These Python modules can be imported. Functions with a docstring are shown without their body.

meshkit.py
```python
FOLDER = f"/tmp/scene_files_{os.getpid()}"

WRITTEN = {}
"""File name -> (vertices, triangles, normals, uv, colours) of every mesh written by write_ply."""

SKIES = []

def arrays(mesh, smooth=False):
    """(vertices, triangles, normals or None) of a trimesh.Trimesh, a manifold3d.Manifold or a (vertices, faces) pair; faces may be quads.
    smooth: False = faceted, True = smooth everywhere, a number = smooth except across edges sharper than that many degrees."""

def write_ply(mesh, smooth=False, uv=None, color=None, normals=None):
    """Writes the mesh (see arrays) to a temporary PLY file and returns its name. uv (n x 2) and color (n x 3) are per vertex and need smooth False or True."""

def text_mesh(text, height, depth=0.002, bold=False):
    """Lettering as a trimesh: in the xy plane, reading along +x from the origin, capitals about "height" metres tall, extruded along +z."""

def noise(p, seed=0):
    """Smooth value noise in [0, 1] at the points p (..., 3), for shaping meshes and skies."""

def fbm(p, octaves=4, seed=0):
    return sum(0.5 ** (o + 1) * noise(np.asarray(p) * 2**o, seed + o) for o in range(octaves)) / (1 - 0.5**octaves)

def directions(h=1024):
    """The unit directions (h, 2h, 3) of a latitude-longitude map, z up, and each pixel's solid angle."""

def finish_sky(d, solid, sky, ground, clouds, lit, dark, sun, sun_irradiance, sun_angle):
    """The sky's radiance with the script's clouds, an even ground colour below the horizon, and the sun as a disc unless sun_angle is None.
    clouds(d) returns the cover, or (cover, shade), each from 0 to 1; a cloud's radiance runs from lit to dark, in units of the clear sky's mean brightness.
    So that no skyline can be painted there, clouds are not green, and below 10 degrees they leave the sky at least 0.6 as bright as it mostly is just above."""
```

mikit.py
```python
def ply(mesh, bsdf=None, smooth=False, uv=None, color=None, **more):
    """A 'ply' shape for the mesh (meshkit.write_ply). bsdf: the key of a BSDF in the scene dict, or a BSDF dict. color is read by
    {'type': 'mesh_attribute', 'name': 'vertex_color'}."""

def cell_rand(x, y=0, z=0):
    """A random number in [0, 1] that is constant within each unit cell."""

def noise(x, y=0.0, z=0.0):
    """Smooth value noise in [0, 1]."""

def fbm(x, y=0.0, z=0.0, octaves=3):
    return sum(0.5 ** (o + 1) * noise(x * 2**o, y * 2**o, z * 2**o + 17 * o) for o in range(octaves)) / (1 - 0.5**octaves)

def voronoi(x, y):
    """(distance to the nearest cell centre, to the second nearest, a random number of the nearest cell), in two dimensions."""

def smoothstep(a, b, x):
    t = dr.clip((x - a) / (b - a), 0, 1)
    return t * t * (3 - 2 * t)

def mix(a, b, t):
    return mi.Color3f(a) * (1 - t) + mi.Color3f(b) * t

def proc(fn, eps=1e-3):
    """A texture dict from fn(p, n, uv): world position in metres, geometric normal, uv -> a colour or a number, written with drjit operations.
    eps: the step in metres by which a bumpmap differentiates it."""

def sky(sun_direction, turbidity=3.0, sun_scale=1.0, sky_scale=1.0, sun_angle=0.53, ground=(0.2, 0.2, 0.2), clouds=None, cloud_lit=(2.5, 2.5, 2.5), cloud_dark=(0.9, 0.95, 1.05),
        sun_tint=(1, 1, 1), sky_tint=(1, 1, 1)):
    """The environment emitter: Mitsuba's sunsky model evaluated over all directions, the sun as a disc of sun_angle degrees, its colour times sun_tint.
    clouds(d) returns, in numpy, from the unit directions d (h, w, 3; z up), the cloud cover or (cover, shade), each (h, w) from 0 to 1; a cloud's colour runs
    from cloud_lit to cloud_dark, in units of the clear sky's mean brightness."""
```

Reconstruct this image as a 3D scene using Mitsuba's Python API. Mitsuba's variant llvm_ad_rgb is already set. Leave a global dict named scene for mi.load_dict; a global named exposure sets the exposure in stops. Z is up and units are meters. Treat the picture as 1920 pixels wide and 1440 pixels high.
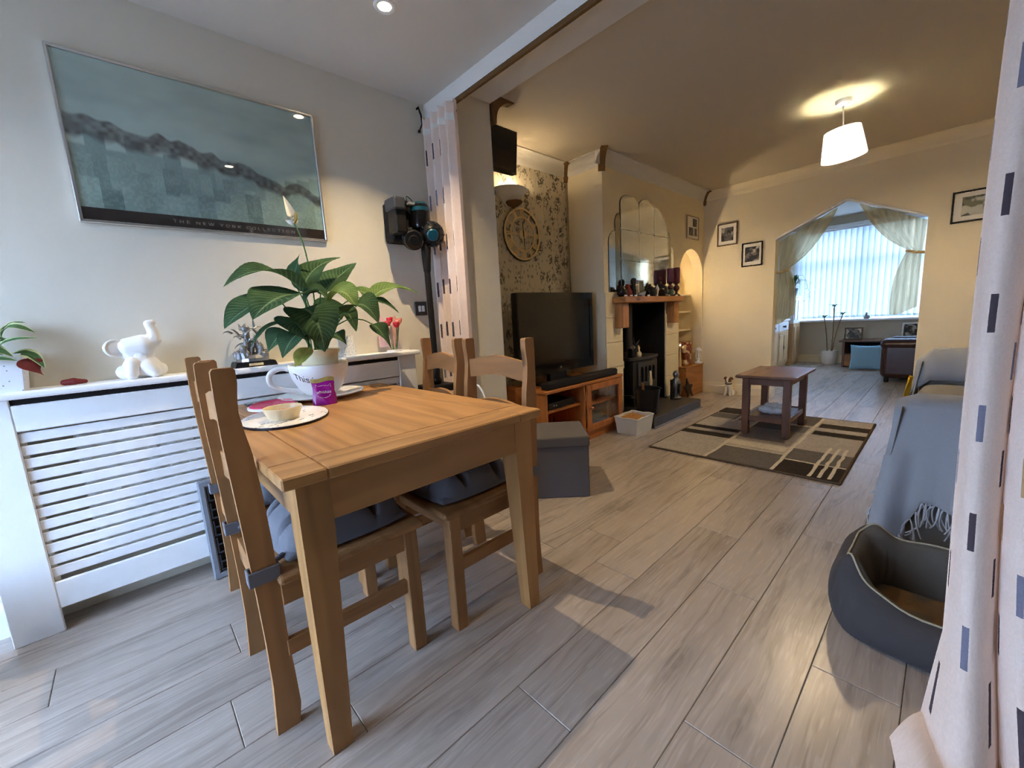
import math, random
import numpy as np, trimesh, shapely
from shapely.geometry import Polygon, Point, box as sbox
import manifold3d as m3
import drjit as dr, mitsuba as mi
import mikit, meshkit
from mikit import proc, noise, fbm, voronoi, cell_rand, smoothstep, mix

random.seed(7)
rng = np.random.default_rng(7)
T = mi.ScalarTransform4f
scene, labels = {}, {}

# ---------------------------------------------------------------- camera
YAW, PITCH, ROLL, FPX = 0.8218533, 0.1567146, -0.0579167, 768.6745
fw = np.array([-math.sin(YAW)*math.cos(PITCH), math.cos(YAW)*math.cos(PITCH), -math.sin(PITCH)])
rt = np.cross(fw, [0, 0, 1]); rt /= np.linalg.norm(rt); upv = np.cross(rt, fw)
cr, sr = math.cos(ROLL), math.sin(ROLL)
rt, upv = cr*rt + sr*upv, -sr*rt + cr*upv
CAM = np.array([0, 0, 1.1])
scene['camera'] = {'type': 'perspective', 'fov': 2*math.degrees(math.atan(960/FPX)), 'fov_axis': 'x', 'near_clip': .02,
                   'to_world': T().look_at(origin=CAM.tolist(), target=(CAM+fw).tolist(), up=upv.tolist())}
SKY = 21.0
exposure = 2.35
# ---------------------------------------------------------------- sky: even bright overcast
scene['sky'] = mikit.sky((0.3, -0.6, 0.7), turbidity=4, sun_scale=0.0, sky_scale=1.0, sun_angle=None, ground=(.25, .25, .25),
                         clouds=lambda d: (np.ones(d.shape[:2]), 0.25*meshkit.fbm(d*3, 3)), cloud_lit=(SKY*.66, SKY*.92, SKY*1.36), cloud_dark=(SKY*.5, SKY*.7, SKY*1.08))

# ---------------------------------------------------------------- helpers
def numbered(key):
    if key not in used: used.add(key); return key
    i = 1
    while f'{key}_{i:03d}' in used: i += 1
    k = f'{key}_{i:03d}'; used.add(k); return k
used = set()

def merge(*ms):
    vs, fs, o = [], [], 0
    for m in ms:
        if hasattr(m, 'to_mesh'):
            mm = m.to_mesh(); v, f = np.array(mm.vert_properties[:, :3], float), np.array(mm.tri_verts)
        elif isinstance(m, tuple): v, f = m
        else: v, f = np.asarray(m.vertices), np.asarray(m.faces)
        vs.append(np.asarray(v, float)); fs.append(np.asarray(f, int)+o); o += len(v)
    return np.vstack(vs), np.vstack(fs)

def xf(m, R=None, t=(0, 0, 0)):
    v, f = merge(m)
    if R is not None: v = v @ np.asarray(R).T
    return v + np.asarray(t, float), f
def RZ(a): c, s = math.cos(a), math.sin(a); return np.array([[c, -s, 0], [s, c, 0], [0, 0, 1.]])
def RX(a): c, s = math.cos(a), math.sin(a); return np.array([[1, 0, 0], [0, c, -s], [0, s, c]])
def RY(a): c, s = math.cos(a), math.sin(a); return np.array([[c, 0, s], [0, 1, 0], [-s, 0, c]])
def align(d):
    """rotation that takes +z to d"""
    d = np.asarray(d, float)/np.linalg.norm(d); a = np.cross(d, [0, 0, 1] if abs(d[2]) < .9 else [1, 0, 0]); a /= np.linalg.norm(a)
    return np.stack([a, np.cross(d, a), d], 1)

def cbox(x0, x1, y0, y1, z0, z1, c=.003):
    c = min(c, .45*min(x1-x0, y1-y0, z1-z0))
    P = []
    for sx in (0, 1):
        for sy in (0, 1):
            for sz in (0, 1):
                p = np.array([(x0, x1)[sx], (y0, y1)[sy], (z0, z1)[sz]])
                s = np.array([1-2*sx, 1-2*sy, 1-2*sz])*c
                for k in range(3):
                    q = p + s; q[k] = p[k]; P.append(q)
    h = trimesh.convex.convex_hull(np.array(P)); return np.array(h.vertices), np.array(h.faces)
def rbox(x0, x1, y0, y1, z0, z1, r, seg=16):
    """box with round edges"""
    s = m3.Manifold.sphere(r, seg)
    return m3.Manifold.batch_hull([s.translate((x, y, z)) for x in (x0+r, x1-r) for y in (y0+r, y1-r) for z in (z0+r, z1-r)])
def prism(pts, axis, a, b):
    """polygon extruded along an axis; its points are (y,z), (x,z) or (x,y)"""
    p = pts if hasattr(pts, 'geom_type') else Polygon(pts)
    gs = getattr(p, 'geoms', [p]); out = []
    for g in gs:
        m = trimesh.creation.extrude_polygon(g, b-a, engine='earcut'); v = np.array(m.vertices); f = np.array(m.faces)
        u, w, h = v[:, 0], v[:, 1], v[:, 2]+a
        if axis == 'z': v = np.stack([u, w, h], 1)
        elif axis == 'x': v = np.stack([h, u, w], 1)
        else: v = np.stack([u, h, w], 1); f = f[:, ::-1]
        out.append((v, f))
    return merge(*out)
def lathe(prof, n=32, at=(0, 0, 0), R=None):
    prof = np.asarray(prof, float); k = len(prof); a = np.arange(n)*2*np.pi/n
    v = np.stack([prof[:, None, 0]*np.cos(a), prof[:, None, 0]*np.sin(a), np.repeat(prof[:, 1:2], n, 1)], -1).reshape(-1, 3)
    f = []
    for i in range(k-1):
        for j in range(n):
            p, q, r, s = i*n+j, i*n+(j+1) % n, (i+1)*n+(j+1) % n, (i+1)*n+j
            f += [[p, q, r], [p, r, s]]
    return xf((v, np.array(f)), R, at)
def tube(pts, r, n=8, caps=True):
    p = np.asarray(pts, float); k = len(p); r = np.broadcast_to(r, (k,))
    t = np.gradient(p, axis=0); t /= np.linalg.norm(t, axis=1, keepdims=True)+1e-12
    a = np.cross(t[0], [0, 0, 1] if abs(t[0][2]) < .9 else [1, 0, 0]); A = []
    for i in range(k):
        a = a - t[i]*(a@t[i]); a /= np.linalg.norm(a)+1e-12; A.append(a)
    A = np.array(A); Bn = np.cross(t, A); g = np.arange(n)*2*np.pi/n
    v = (p[:, None] + r[:, None, None]*(np.cos(g)[None, :, None]*A[:, None]+np.sin(g)[None, :, None]*Bn[:, None])).reshape(-1, 3)
    f = []
    for i in range(k-1):
        for j in range(n):
            a0, b0, c0, d0 = i*n+j, i*n+(j+1) % n, (i+1)*n+(j+1) % n, (i+1)*n+j
            f += [[a0, b0, c0], [a0, c0, d0]]
    if caps:
        v = np.vstack([v, p[0], p[-1]])
        for j in range(n): f += [[k*n, (j+1) % n, j], [k*n+1, (k-1)*n+j, (k-1)*n+(j+1) % n]]
    return v, np.array(f)
def bez(a, b, c, n=12):
    t = np.linspace(0, 1, n)[:, None]; return (1-t)**2*np.array(a)+2*t*(1-t)*np.array(b)+t*t*np.array(c)
def through(a, m, c, n=12):
    """quadratic through three points"""
    a, m, c = map(np.array, (a, m, c)); return bez(a, 2*m-.5*(a+c), c, n)
def grid(P, closed_u=False):
    """faces of a grid of points (U,V,3), also its uv"""
    U, V = P.shape[:2]; i, j = np.meshgrid(np.arange(U-(0 if closed_u else 1)), np.arange(V-1), indexing='ij'); i1 = (i+1) % U
    q = np.stack([i*V+j, i1*V+j, i1*V+j+1, i*V+j+1], -1).reshape(-1, 4)
    uv = np.stack(np.meshgrid(np.linspace(0, 1, U), np.linspace(0, 1, V), indexing='ij'), -1).reshape(-1, 2)
    return (P.reshape(-1, 3), np.vstack([q[:, [0, 1, 2]], q[:, [0, 2, 3]]])), uv
def sheet(P, th):
    """a cloth: a grid of points given a thickness"""
    (v, f), uv = grid(P); n = np.zeros_like(v); fn = np.cross(v[f[:, 1]]-v[f[:, 0]], v[f[:, 2]]-v[f[:, 0]])
    for k in range(3): np.add.at(n, f[:, k], fn)
    n /= np.linalg.norm(n, axis=1, keepdims=True)+1e-12
    U, V = P.shape[:2]; N = len(v); idx = np.arange(N).reshape(U, V)
    rim = np.concatenate([idx[:, 0], idx[-1, 1:], idx[-2::-1, -1], idx[0, -2:0:-1]]); r2 = np.roll(rim, -1)
    fs = np.vstack([f, f[:, ::-1]+N, np.stack([rim, rim+N, r2], 1), np.stack([r2, rim+N, r2+N], 1)])
    return (np.vstack([v+n*th/2, v-n*th/2]), fs), np.vstack([uv, uv])
def ball(c, r, n=2):
    m = trimesh.creation.icosphere(n, 1.0); return np.array(m.vertices)*np.asarray(r)+np.asarray(c), np.array(m.faces)
def blob(bones, edge=.008, it=6):
    """bones (p,r,q,s) as hulls of two spheres, joined and smoothed into one surface"""
    M = None
    for p, r, q, s in bones:
        h = m3.Manifold.batch_hull([m3.Manifold.sphere(r, 20).translate(tuple(p)), m3.Manifold.sphere(s, 20).translate(tuple(q))])
        M = h if M is None else M + h
    M = M.refine_to_length(edge); v, f = merge(M); t = trimesh.Trimesh(v, f, process=True)
    trimesh.smoothing.filter_taubin(t, iterations=it); return np.array(t.vertices), np.array(t.faces)

GRAIN = {}
def add(key, mesh, mat, smooth=False, uv=None, label=None, cat=None, group=None, kind=None, long=None, **more):
    if not (key in labels and key not in scene and '__' not in key): key = numbered(key)
    v, f = merge(mesh)
    if uv is None and mat in GRAIN:
        k = int(np.argmax(np.ptp(v, axis=0))) if long is None else long
        o = [i for i in range(3) if i != k]; s = rng.random()*40
        tone = rng.integers(0, 64)*100
        uv = np.stack([v[:, k]+tone+50, v[:, o[0]]+.83*v[:, o[1]]+s], 1)
        smooth = bool(smooth is True)
    scene[key] = mikit.ply((v, f), mat, smooth=smooth, uv=uv, **more)
    tag(key, label, cat, group, kind)
    return key
def tag(key, label=None, cat=None, group=None, kind=None):
    d = {k: x for k, x in dict(label=label, category=cat, group=group, kind=kind).items() if x}
    if d: labels.setdefault(key, {}).update(d)
def thing(key, label, cat, group=None):
    key = numbered(key); tag(key, label, cat, group); return key
def S(key, mesh, mat, **k): return add(key, mesh, mat, kind=None if '__' in key else 'structure', **k)

def mat(key, col, rough=.6, spec=.4, metal=0.0, **more):
    scene[key] = {'type': 'twosided', 'bsdf': {'type': 'principled', 'base_color': col if isinstance(col, dict) else {'type': 'rgb', 'value': list(col)},
                  'roughness': rough, 'specular': spec, 'metallic': metal, **more}}
    return key
def dif(key, col):
    scene[key] = {'type': 'twosided', 'bsdf': {'type': 'diffuse', 'reflectance': col if isinstance(col, dict) else {'type': 'rgb', 'value': list(col)}}}; return key
def srgb(r, g, b): return [((x/255/12.92) if x/255 < .04045 else ((x/255+.055)/1.055)**2.4) for x in (r, g, b)]
def bump(key, inner, fn, scale, eps=1e-3):
    scene[key] = {'type': 'twosided', 'bsdf': {'type': 'bumpmap', 'scale': scale, 'tex': proc(fn, eps), 'bsdf': inner}}; return key
def lamp(rgb): return {'type': 'area', 'radiance': {'type': 'rgb', 'value': list(rgb)}}
# ---------------------------------------------------------------- materials
def wood(c1, c2, fine=90, rings=9, amt=.6, tonevar=.18):
    c1, c2 = mi.Color3f(*c1), mi.Color3f(*c2)
    def fn(p, n, uv):
        k = dr.floor(uv.x/100); x = uv.x-100*k; r = cell_rand(k, 3)
        w = fbm(x*1.3+k*7, uv.y*7+k*3, 0, 3)
        g = noise(x*3+k*5, uv.y*fine+w*8)
        ring = .5+.5*dr.sin((uv.y*rings+w*3.2+k)*6.283)
        t = dr.clip(amt*(.55*ring+.45*g)+.15*(w-.5), 0, 1)
        kx, ky = x*2.3+k*3.7, uv.y*6
        d1, _, h = voronoi(kx, ky)
        knot = dr.select(h > .86, smoothstep(.13, .05, d1), 0)
        c = mix(c1, c2, t)*(1-tonevar/2+tonevar*r)
        return c*(1-.55*knot)
    return fn
def woodmat(key, c1, c2, rough=.45, **k):
    GRAIN[key] = 1; return mat(key, proc(wood(c1, c2, **k)), rough, .4)
woodmat('pine_table', srgb(182, 136, 84), srgb(124, 82, 45), .42, rings=11, amt=.5)
woodmat('pine_chair', srgb(158, 115, 72), srgb(116, 79, 46), .5, rings=8, amt=.5)
woodmat('pine_red', srgb(188, 120, 66), srgb(140, 78, 38), .4, rings=8, amt=.5)
woodmat('pine_pale', srgb(205, 172, 128), srgb(165, 125, 82), .5, rings=8)
woodmat('oak', srgb(178, 122, 68), srgb(126, 78, 38), .5, rings=8)
woodmat('dark_wood', srgb(112, 78, 58), srgb(78, 50, 36), .35, rings=8, amt=.5)
def floorwood():
    a, b, c = mi.Color3f(*srgb(168, 157, 147)), mi.Color3f(*srgb(120, 108, 98)), mi.Color3f(*srgb(190, 181, 172))
    def fn(p, n, uv):
        k = dr.floor(uv.x/100); x = uv.x-100*k; r = cell_rand(k, 3)
        w = fbm(x*1.6+k*7, uv.y*8+k*3, 0, 4)
        g = noise(x*7+k*5, uv.y*150+w*9); g3 = noise(x*16+k, uv.y*260+w*12, 6)
        g2 = noise(x*2.6+k*9, uv.y*52+w*9, 4)
        col = mix(a, b, dr.clip(.34*smoothstep(.4, .9, g2)+.24*smoothstep(.5, .9, g)+.75*(w-.5), 0, 1))
        col = mix(col, c, smoothstep(.58, .9, g3)*.32)
        d1, _, h = voronoi(x*1.7+k*3.7, uv.y*5.5)
        knot = dr.select(h > .74, smoothstep(.34, .0, d1+.12*(w-.5)), 0)
        return col*(.93+.1*r)*(1-knot*(.26+.04*dr.sin(d1*70+w*9)))
    return fn
GRAIN['floor_wood'] = 1; mat('floor_wood', proc(floorwood()), .3, .5)
dif('joint', srgb(84, 76, 70))
dif('paint_dining', srgb(219, 214, 200)); dif('paint_living', srgb(232, 219, 188)); dif('paint_ceiling', srgb(212, 208, 200)); dif('paint_ceiling_living', srgb(196, 186, 168))
dif('paint_side', srgb(120, 106, 92)); dif('paint_front', srgb(214, 204, 186))
mat('white_gloss', srgb(236, 238, 240), .3, .5); mat('white_matt', srgb(235, 234, 230), .55)
mat('cream_gloss', srgb(232, 218, 186), .35)
mat('black_plastic', (.008, .008, .009), .4, .25); mat('black_matt', (.011, .0105, .0105), .7, .2); mat('black_gloss', (.005, .005, .006), .07, .4)
mat('dark_iron', (.03, .029, .028), .55); mat('slate', srgb(58, 56, 54), .4)
mat('chrome', (.8, .8, .82), .18, .5, 1.0); mat('brass', srgb(238, 214, 164), .34, .5, .35); mat('pewter', (.35, .36, .38), .38, .5, 1.0)
mat('dark_steel', srgb(70, 70, 74), .4, .5, .8)
mat('silver_frame', srgb(205, 205, 205), .25, .5, .9)
mat('ceramic_white', srgb(238, 238, 236), .12, .6); mat('ceramic_cream', srgb(228, 214, 178), .2, .6)
mat('brown_paint', srgb(104, 76, 42), .5); mat('grey_plastic', srgb(120, 126, 136), .45); mat('dark_grey_plastic', srgb(48, 52, 60), .45)
mat('purple', srgb(150, 20, 140), .22, .6); mat('pink', srgb(214, 28, 96), .3, .5); mat('teal', srgb(14, 66, 84), .25, .5)
mat('candle_wax', srgb(70, 18, 44), .5); mat('red_dark', srgb(110, 30, 30), .6); mat('gold_foil', srgb(200, 180, 110), .3, .5, .6)
mat('soil', (.03, .02, .014), .95, .1)
mat('leather', srgb(58, 34, 28), .32, .5); mat('mustard_cloth', srgb(214, 168, 50), .9, .1); mat('blue_cloth', srgb(140, 182, 206), .85, .15)
mat('card', srgb(232, 228, 216), .8, .1); mat('photo_dark', srgb(62, 60, 58), .3); mat('photo_mid', srgb(128, 124, 116), .3); mat('photo_green', srgb(96, 100, 84), .3)
scene['glass'] = {'type': 'thindielectric', 'int_ior': 1.5}
scene['mirror_glass'] = {'type': 'twosided', 'bsdf': {'type': 'roughconductor', 'alpha': .008, 'specular_reflectance': {'type': 'rgb', 'value': [.86, .88, .86]}}}

def fabric(c, var=.12, s=420.0):
    c = mi.Color3f(*c)
    def fn(p, n, uv):
        return c*(1-var/2+var*(.6*noise(p.x*s, p.y*s, p.z*s)+.4*fbm(p.x*9, p.y*9, p.z*9, 3)))
    return fn
mat('cushion_grey', proc(fabric(srgb(102, 103, 110))), .75, .25, sheen=.3)
mat('throw_grey', proc(fabric(srgb(150, 154, 160), .16)), .95, .1)
mat('sofa_grey', proc(fabric(srgb(124, 122, 116), .16)), .95, .1)
mat('ottoman_grey', proc(fabric(srgb(92, 90, 92), .2)), .9, .15)
mat('bed_grey', proc(fabric(srgb(66, 63, 63), .18)), .95, .1)
mat('bed_lining', proc(fabric(srgb(84, 80, 73), .25)), .95, .1)
mat('piping', srgb(158, 150, 130), .9, .1)

# ---------------------------------------------------------------- lights of the room
WARM = np.array([1.0, .76, .46]); SPOTC = np.array([1.0, .76, .46])
def downlight(x, y, z, power, label):
    t = thing('downlight', label, 'light', 'ceiling downlights in the dining room')
    add(t+'__trim_ring', lathe([(.030, 0), (.030, -.004), (.044, -.006), (.048, 0), (.048, .002), (.03, .002)], 32, (x, y, z)), 'white_gloss', True)
    add(t+'__lens', lathe([(0, -.002), (.03, -.002), (.03, .001), (0, .001)], 24, (x, y, z)), 'card', False, emitter=lamp(SPOTC*4))
    scene[t.replace('downlight', 'spot')] = {'type': 'spot', 'to_world': T().look_at(origin=[x, y, z-.012], target=[x+.0001, y, 0], up=[0, 1, 0]),
        'intensity': {'type': 'rgb', 'value': (SPOTC*power).tolist()}, 'cutoff_angle': 50, 'beam_width': 26}

# ---------------------------------------------------------------- structure
XW, ZC = -2.42, 2.48          # dining left wall, dining ceiling
ZL, XP, XCH, YF = 2.5, -2.64, -2.23, 5.53   # living ceiling, papered wall, chimney face, far wall
XR = 0.98
fl = S('floor', cbox(-2.9, 2.72, -2.2, 9.4, -.06, -.006, .001), 'joint')
PW, PL = .2015, 1.285
OFF = {0: .715, -1: 1.40, -3: .076, -5: .139, 1: .3, 2: .95, 3: .1, -2: .33, -4: .62, -6: .95, -7: .4}
for c in range(-10, 17):
    x0 = -.82 + c*PW
    y = OFF.get(c, (c*.437) % PL) - 3*PL
    ye = 9.3 if c < 10 else 1.7
    while y < ye:
        a, b = max(y, -1.55), min(y+PL, ye)
        if b-a > .05: add(fl+'__plank', cbox(x0+.0007, x0+PW-.0007, a+.0008, b-.0008, -.006, 0, .0018), 'floor_wood', long=1)
        y += PL
# dining room
S('wall_left', cbox(XW-.12, XW, -2.0, 1.63, 0, ZC+.1, .001), 'paint_dining')
S('ceiling', cbox(XW-.12, 2.72, -2.0, 1.63, ZC, ZC+.1, .001), 'paint_ceiling')
S('wall_right', cbox(2.6, 2.72, -2.0, 1.9, 0, ZC, .001), 'paint_side')
w = prism(Polygon([(XW, 0), (2.6, 0), (2.6, ZC), (XW, ZC)], [[(-2.3, .02), (-2.3, 2.15), (-.75, 2.15), (-.75, .02)]]), 'y', -1.62, -1.5)
S('wall_back', w, 'paint_dining')
S('door_1', merge(*[cbox(x-.03, x+.03, -1.6, -1.55, .02, 2.15, .004) for x in (-2.27, -.78)], cbox(-2.3, -.75, -1.6, -1.55, 2.09, 2.15, .004)), 'white_gloss')
# pillar, beam
S('wall_pillar', cbox(XW-.25, -2.1, 1.63, 1.9, 0, ZL, .004), 'paint_dining')
S('wall_pillar_right', cbox(.62, 2.6, 1.63, 1.9, 0, ZL, .004), 'paint_dining')
S('trim_1', cbox(-2.1, .62, 1.63, 1.9, 2.445, ZL+.1, .004), 'paint_ceiling')
S('trim_9', cbox(XW, 2.6, 1.612, 1.63, 2.383, ZC, .003), 'white_matt')
for a, b, k in ((-2.11, -2.085, 'x'),):
    S('baseboard_pillar', prism([(-2.1, 0), (-2.083, 0), (-2.083, .11), (-2.088, .125), (-2.094, .128), (-2.096, .145), (-2.1, .15)], 'y', 1.63, 1.9), 'cream_gloss')
S('baseboard_left', merge(*[prism([(XW, 0), (XW+.016, 0), (XW+.016, .12), (XW, .14)], 'y', a, b) for a, b in ((-1.5, -.48), (1.34, 1.63))]), 'white_gloss')
# living room
def paper():
    base, ink, ink2 = mi.Color3f(*srgb(216, 206, 184)), mi.Color3f(*srgb(104, 96, 80)), mi.Color3f(*srgb(142, 132, 112))
    def fn(p, n, uv):
        y, z = p.y, p.z
        wv = .03*(fbm(y*14, z*14, 3)-.5)
        d1, d2, h = voronoi((y+wv)*10.5, (z+wv)*7.5)
        petals = noise(y*85, z*85)
        bloom = smoothstep(.44, .26, d1)*dr.select(h > .25, 1.0, .0)*smoothstep(.34, .62, petals)
        s1 = dr.abs(dr.sin((y+.05*noise(z*6, y*9))*52)); stem = smoothstep(.12, .03, s1)*smoothstep(.44, .56, noise(y*13, z*4.5, 5))
        e1, e2, hh = voronoi((y-wv)*30+3, (z+wv)*20)
        leaf = smoothstep(.34, .2, e1)*dr.select(hh > .42, 1.0, .0)*smoothstep(.3, .5, noise(y*60, z*60, 8))
        c = mix(base, ink2, dr.clip(stem*.85+leaf*.85, 0, 1))
        return mix(c, ink, dr.clip(bloom*.9, 0, 1))
    return fn
dif('wallpaper', proc(paper()))
S('wall_living_left', cbox(XP-.12, XP, 1.9, 3.31, 0, ZL, .001), 'wallpaper')
# chimney breast with the fire opening; the arched alcove to its right
ch = prism(Polygon([(3.31, 0), (4.83, 0), (4.83, ZL), (3.31, ZL)], [[(3.6, .02), (4.5, .02), (4.5, 1.2), (3.6, 1.2)]]), 'x', XP+.02, XCH)
S('wall_chimney', ch, 'paint_living')
S('wall_chimney_back', cbox(XP-.12, XP, 3.31, 5.66, 0, ZL, .001), 'paint_living')
th = np.linspace(0, np.pi, 29)
arch = [(5.18-.335*math.cos(a), 1.47+.345*math.sin(a)) for a in th]
S('wall_alcove', prism(Polygon([(4.83, 0), *[(4.845, 0)], *arch, (5.515, 0), (YF, 0), (YF, ZL), (4.83, ZL)]), 'x', XCH-.12, XCH), 'paint_living')
fire = merge(cbox(XP+.001, XP+.03, 3.6, 4.5, .105, 1.2, .001), cbox(XP+.02, XCH-.004, 3.598, 3.615, .02, 1.2, .001), cbox(XP+.02, XCH-.004, 4.485, 4.502, .02, 1.2, .001), cbox(XP+.02, XCH-.004, 3.6, 4.5, 1.185, 1.202, .001))
S('wall_fireplace', fire, 'black_matt')
far = Polygon([(-2.8, 0), (-1.43, 0), (-1.43, 1.83), (-.815, 2.115), (-.215, 1.83), (-.215, 0), (XR+.2, 0), (XR+.2, ZL), (-2.8, ZL)])
S('wall_far', prism(far, 'y', YF, YF+.13), 'paint_living')
S('wall_living_right', cbox(XR, XR+.12, 1.9, YF, 0, ZL, .001), 'paint_living')
S('ceiling_living', cbox(-2.76, XR+.12, 1.9, YF, ZL, ZL+.1, .001), 'paint_ceiling_living')
def base(key, pts, axis, a, b, m='cream_gloss'): return S(key, prism(pts, axis, a, b), m)
def skirt(at, s): return [(at, 0), (at+s*.018, 0), (at+s*.018, .095), (at+s*.012, .105), (at+s*.012, .115), (at+s*.006, .13), (at, .14)]
base('baseboard_far', skirt(YF, -1), 'x', XCH, -1.43); base('baseboard_far_right', skirt(YF, -1), 'x', -.215, XR)
base('baseboard_jamb', skirt(-1.43, 1), 'y', YF-.018, YF+.148)
# coving: a quarter hollow, with brown blocks over the mitres
def cove(at, s, d=.1):
    a = np.linspace(0, np.pi/2, 9)
    return [(at, ZL), (at, ZL-d), *[(at+s*(d-d*math.cos(t)*.92), ZL-d+d*math.sin(t)*.92+.0) for t in a][1:], (at+s*d, ZL)]
S('trim_2', prism(cove(XP, 1), 'y', 1.9, 3.31), 'paint_ceiling'); S('trim_3', prism([(q, z) for q, z in cove(3.31, -1)], 'x', XP, XCH), 'paint_ceiling')
S('trim_4', prism(cove(XCH, 1), 'y', 3.21, YF), 'paint_ceiling'); S('trim_5', prism(cove(YF, -1), 'x', XCH, XR), 'paint_living')
S('trim_6', prism(cove(1.9, 1, .14), 'x', XP, -2.12), 'paint_ceiling')
def coveblock(y, z, ang, key_label, x, d=.12, w=.035):
    a = np.linspace(0, np.pi/2, 9)
    prof = [(.0, -d-.02), (.018, -d-.02), *[(.02+(d-d*math.cos(t)), -d+d*math.sin(t)*.9) for t in a], (d+.035, -.006), (d+.035, 0), (0, 0)]
    m = prism(prof, 'y', -w/2, w/2)
    add('coving_block', xf(m, RZ(ang), (x, y, z)), 'brown_paint', label=key_label, cat='trim', group='brown blocks on the coving corners')
coveblock(1.91, ZL, math.pi/2, 'brown curved block at the cut end of coving beside the pillar', -2.1, .15, .05)
coveblock(3.31, ZL, -math.pi/4, 'brown coving corner block in the corner above the patterned wallpaper', XP, .12, .06)
coveblock(3.305, ZL, -math.pi/4, 'brown coving block on the outer corner of the chimney breast', XCH, .13, .06)
coveblock(YF, ZL, -math.pi/4, 'brown coving corner block where chimney wall meets the arch wall', XCH, .12, .06)
# front room beyond the arch
S('wall_front_left', cbox(-2.5, -2.38, YF+.13, 9.2, 0, ZL, .001), 'paint_front'); S('wall_front_right', cbox(XR+.2, XR+.32, YF+.13, 9.2, 0, ZL, .001), 'paint_front')
S('ceiling_front', cbox(-2.5, XR+.32, YF+.13, 9.32, ZL, ZL+.1, .001), 'paint_ceiling')
WX0, WX1, WZ0, WZ1 = -2.05, .85, .76, 2.33
S('wall_front', prism(Polygon([(-2.5, 0), (XR+.3, 0), (XR+.3, ZL), (-2.5, ZL)], [[(WX0, WZ0), (WX0, WZ1), (WX1, WZ1), (WX1, WZ0)]]), 'y', 9.2, 9.32), 'paint_front')
base('baseboard_front', skirt(9.2, -1), 'x', -2.38, XR)
S('trim_7', cbox(WX0-.1, WX1+.1, 9.02, 9.26, .735, .77, .008), 'white_gloss')
S('trim_8', cbox(WX0-.08, WX1+.08, 9.07, 9.2, 2.30, 2.36, .006), 'white_gloss')
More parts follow.
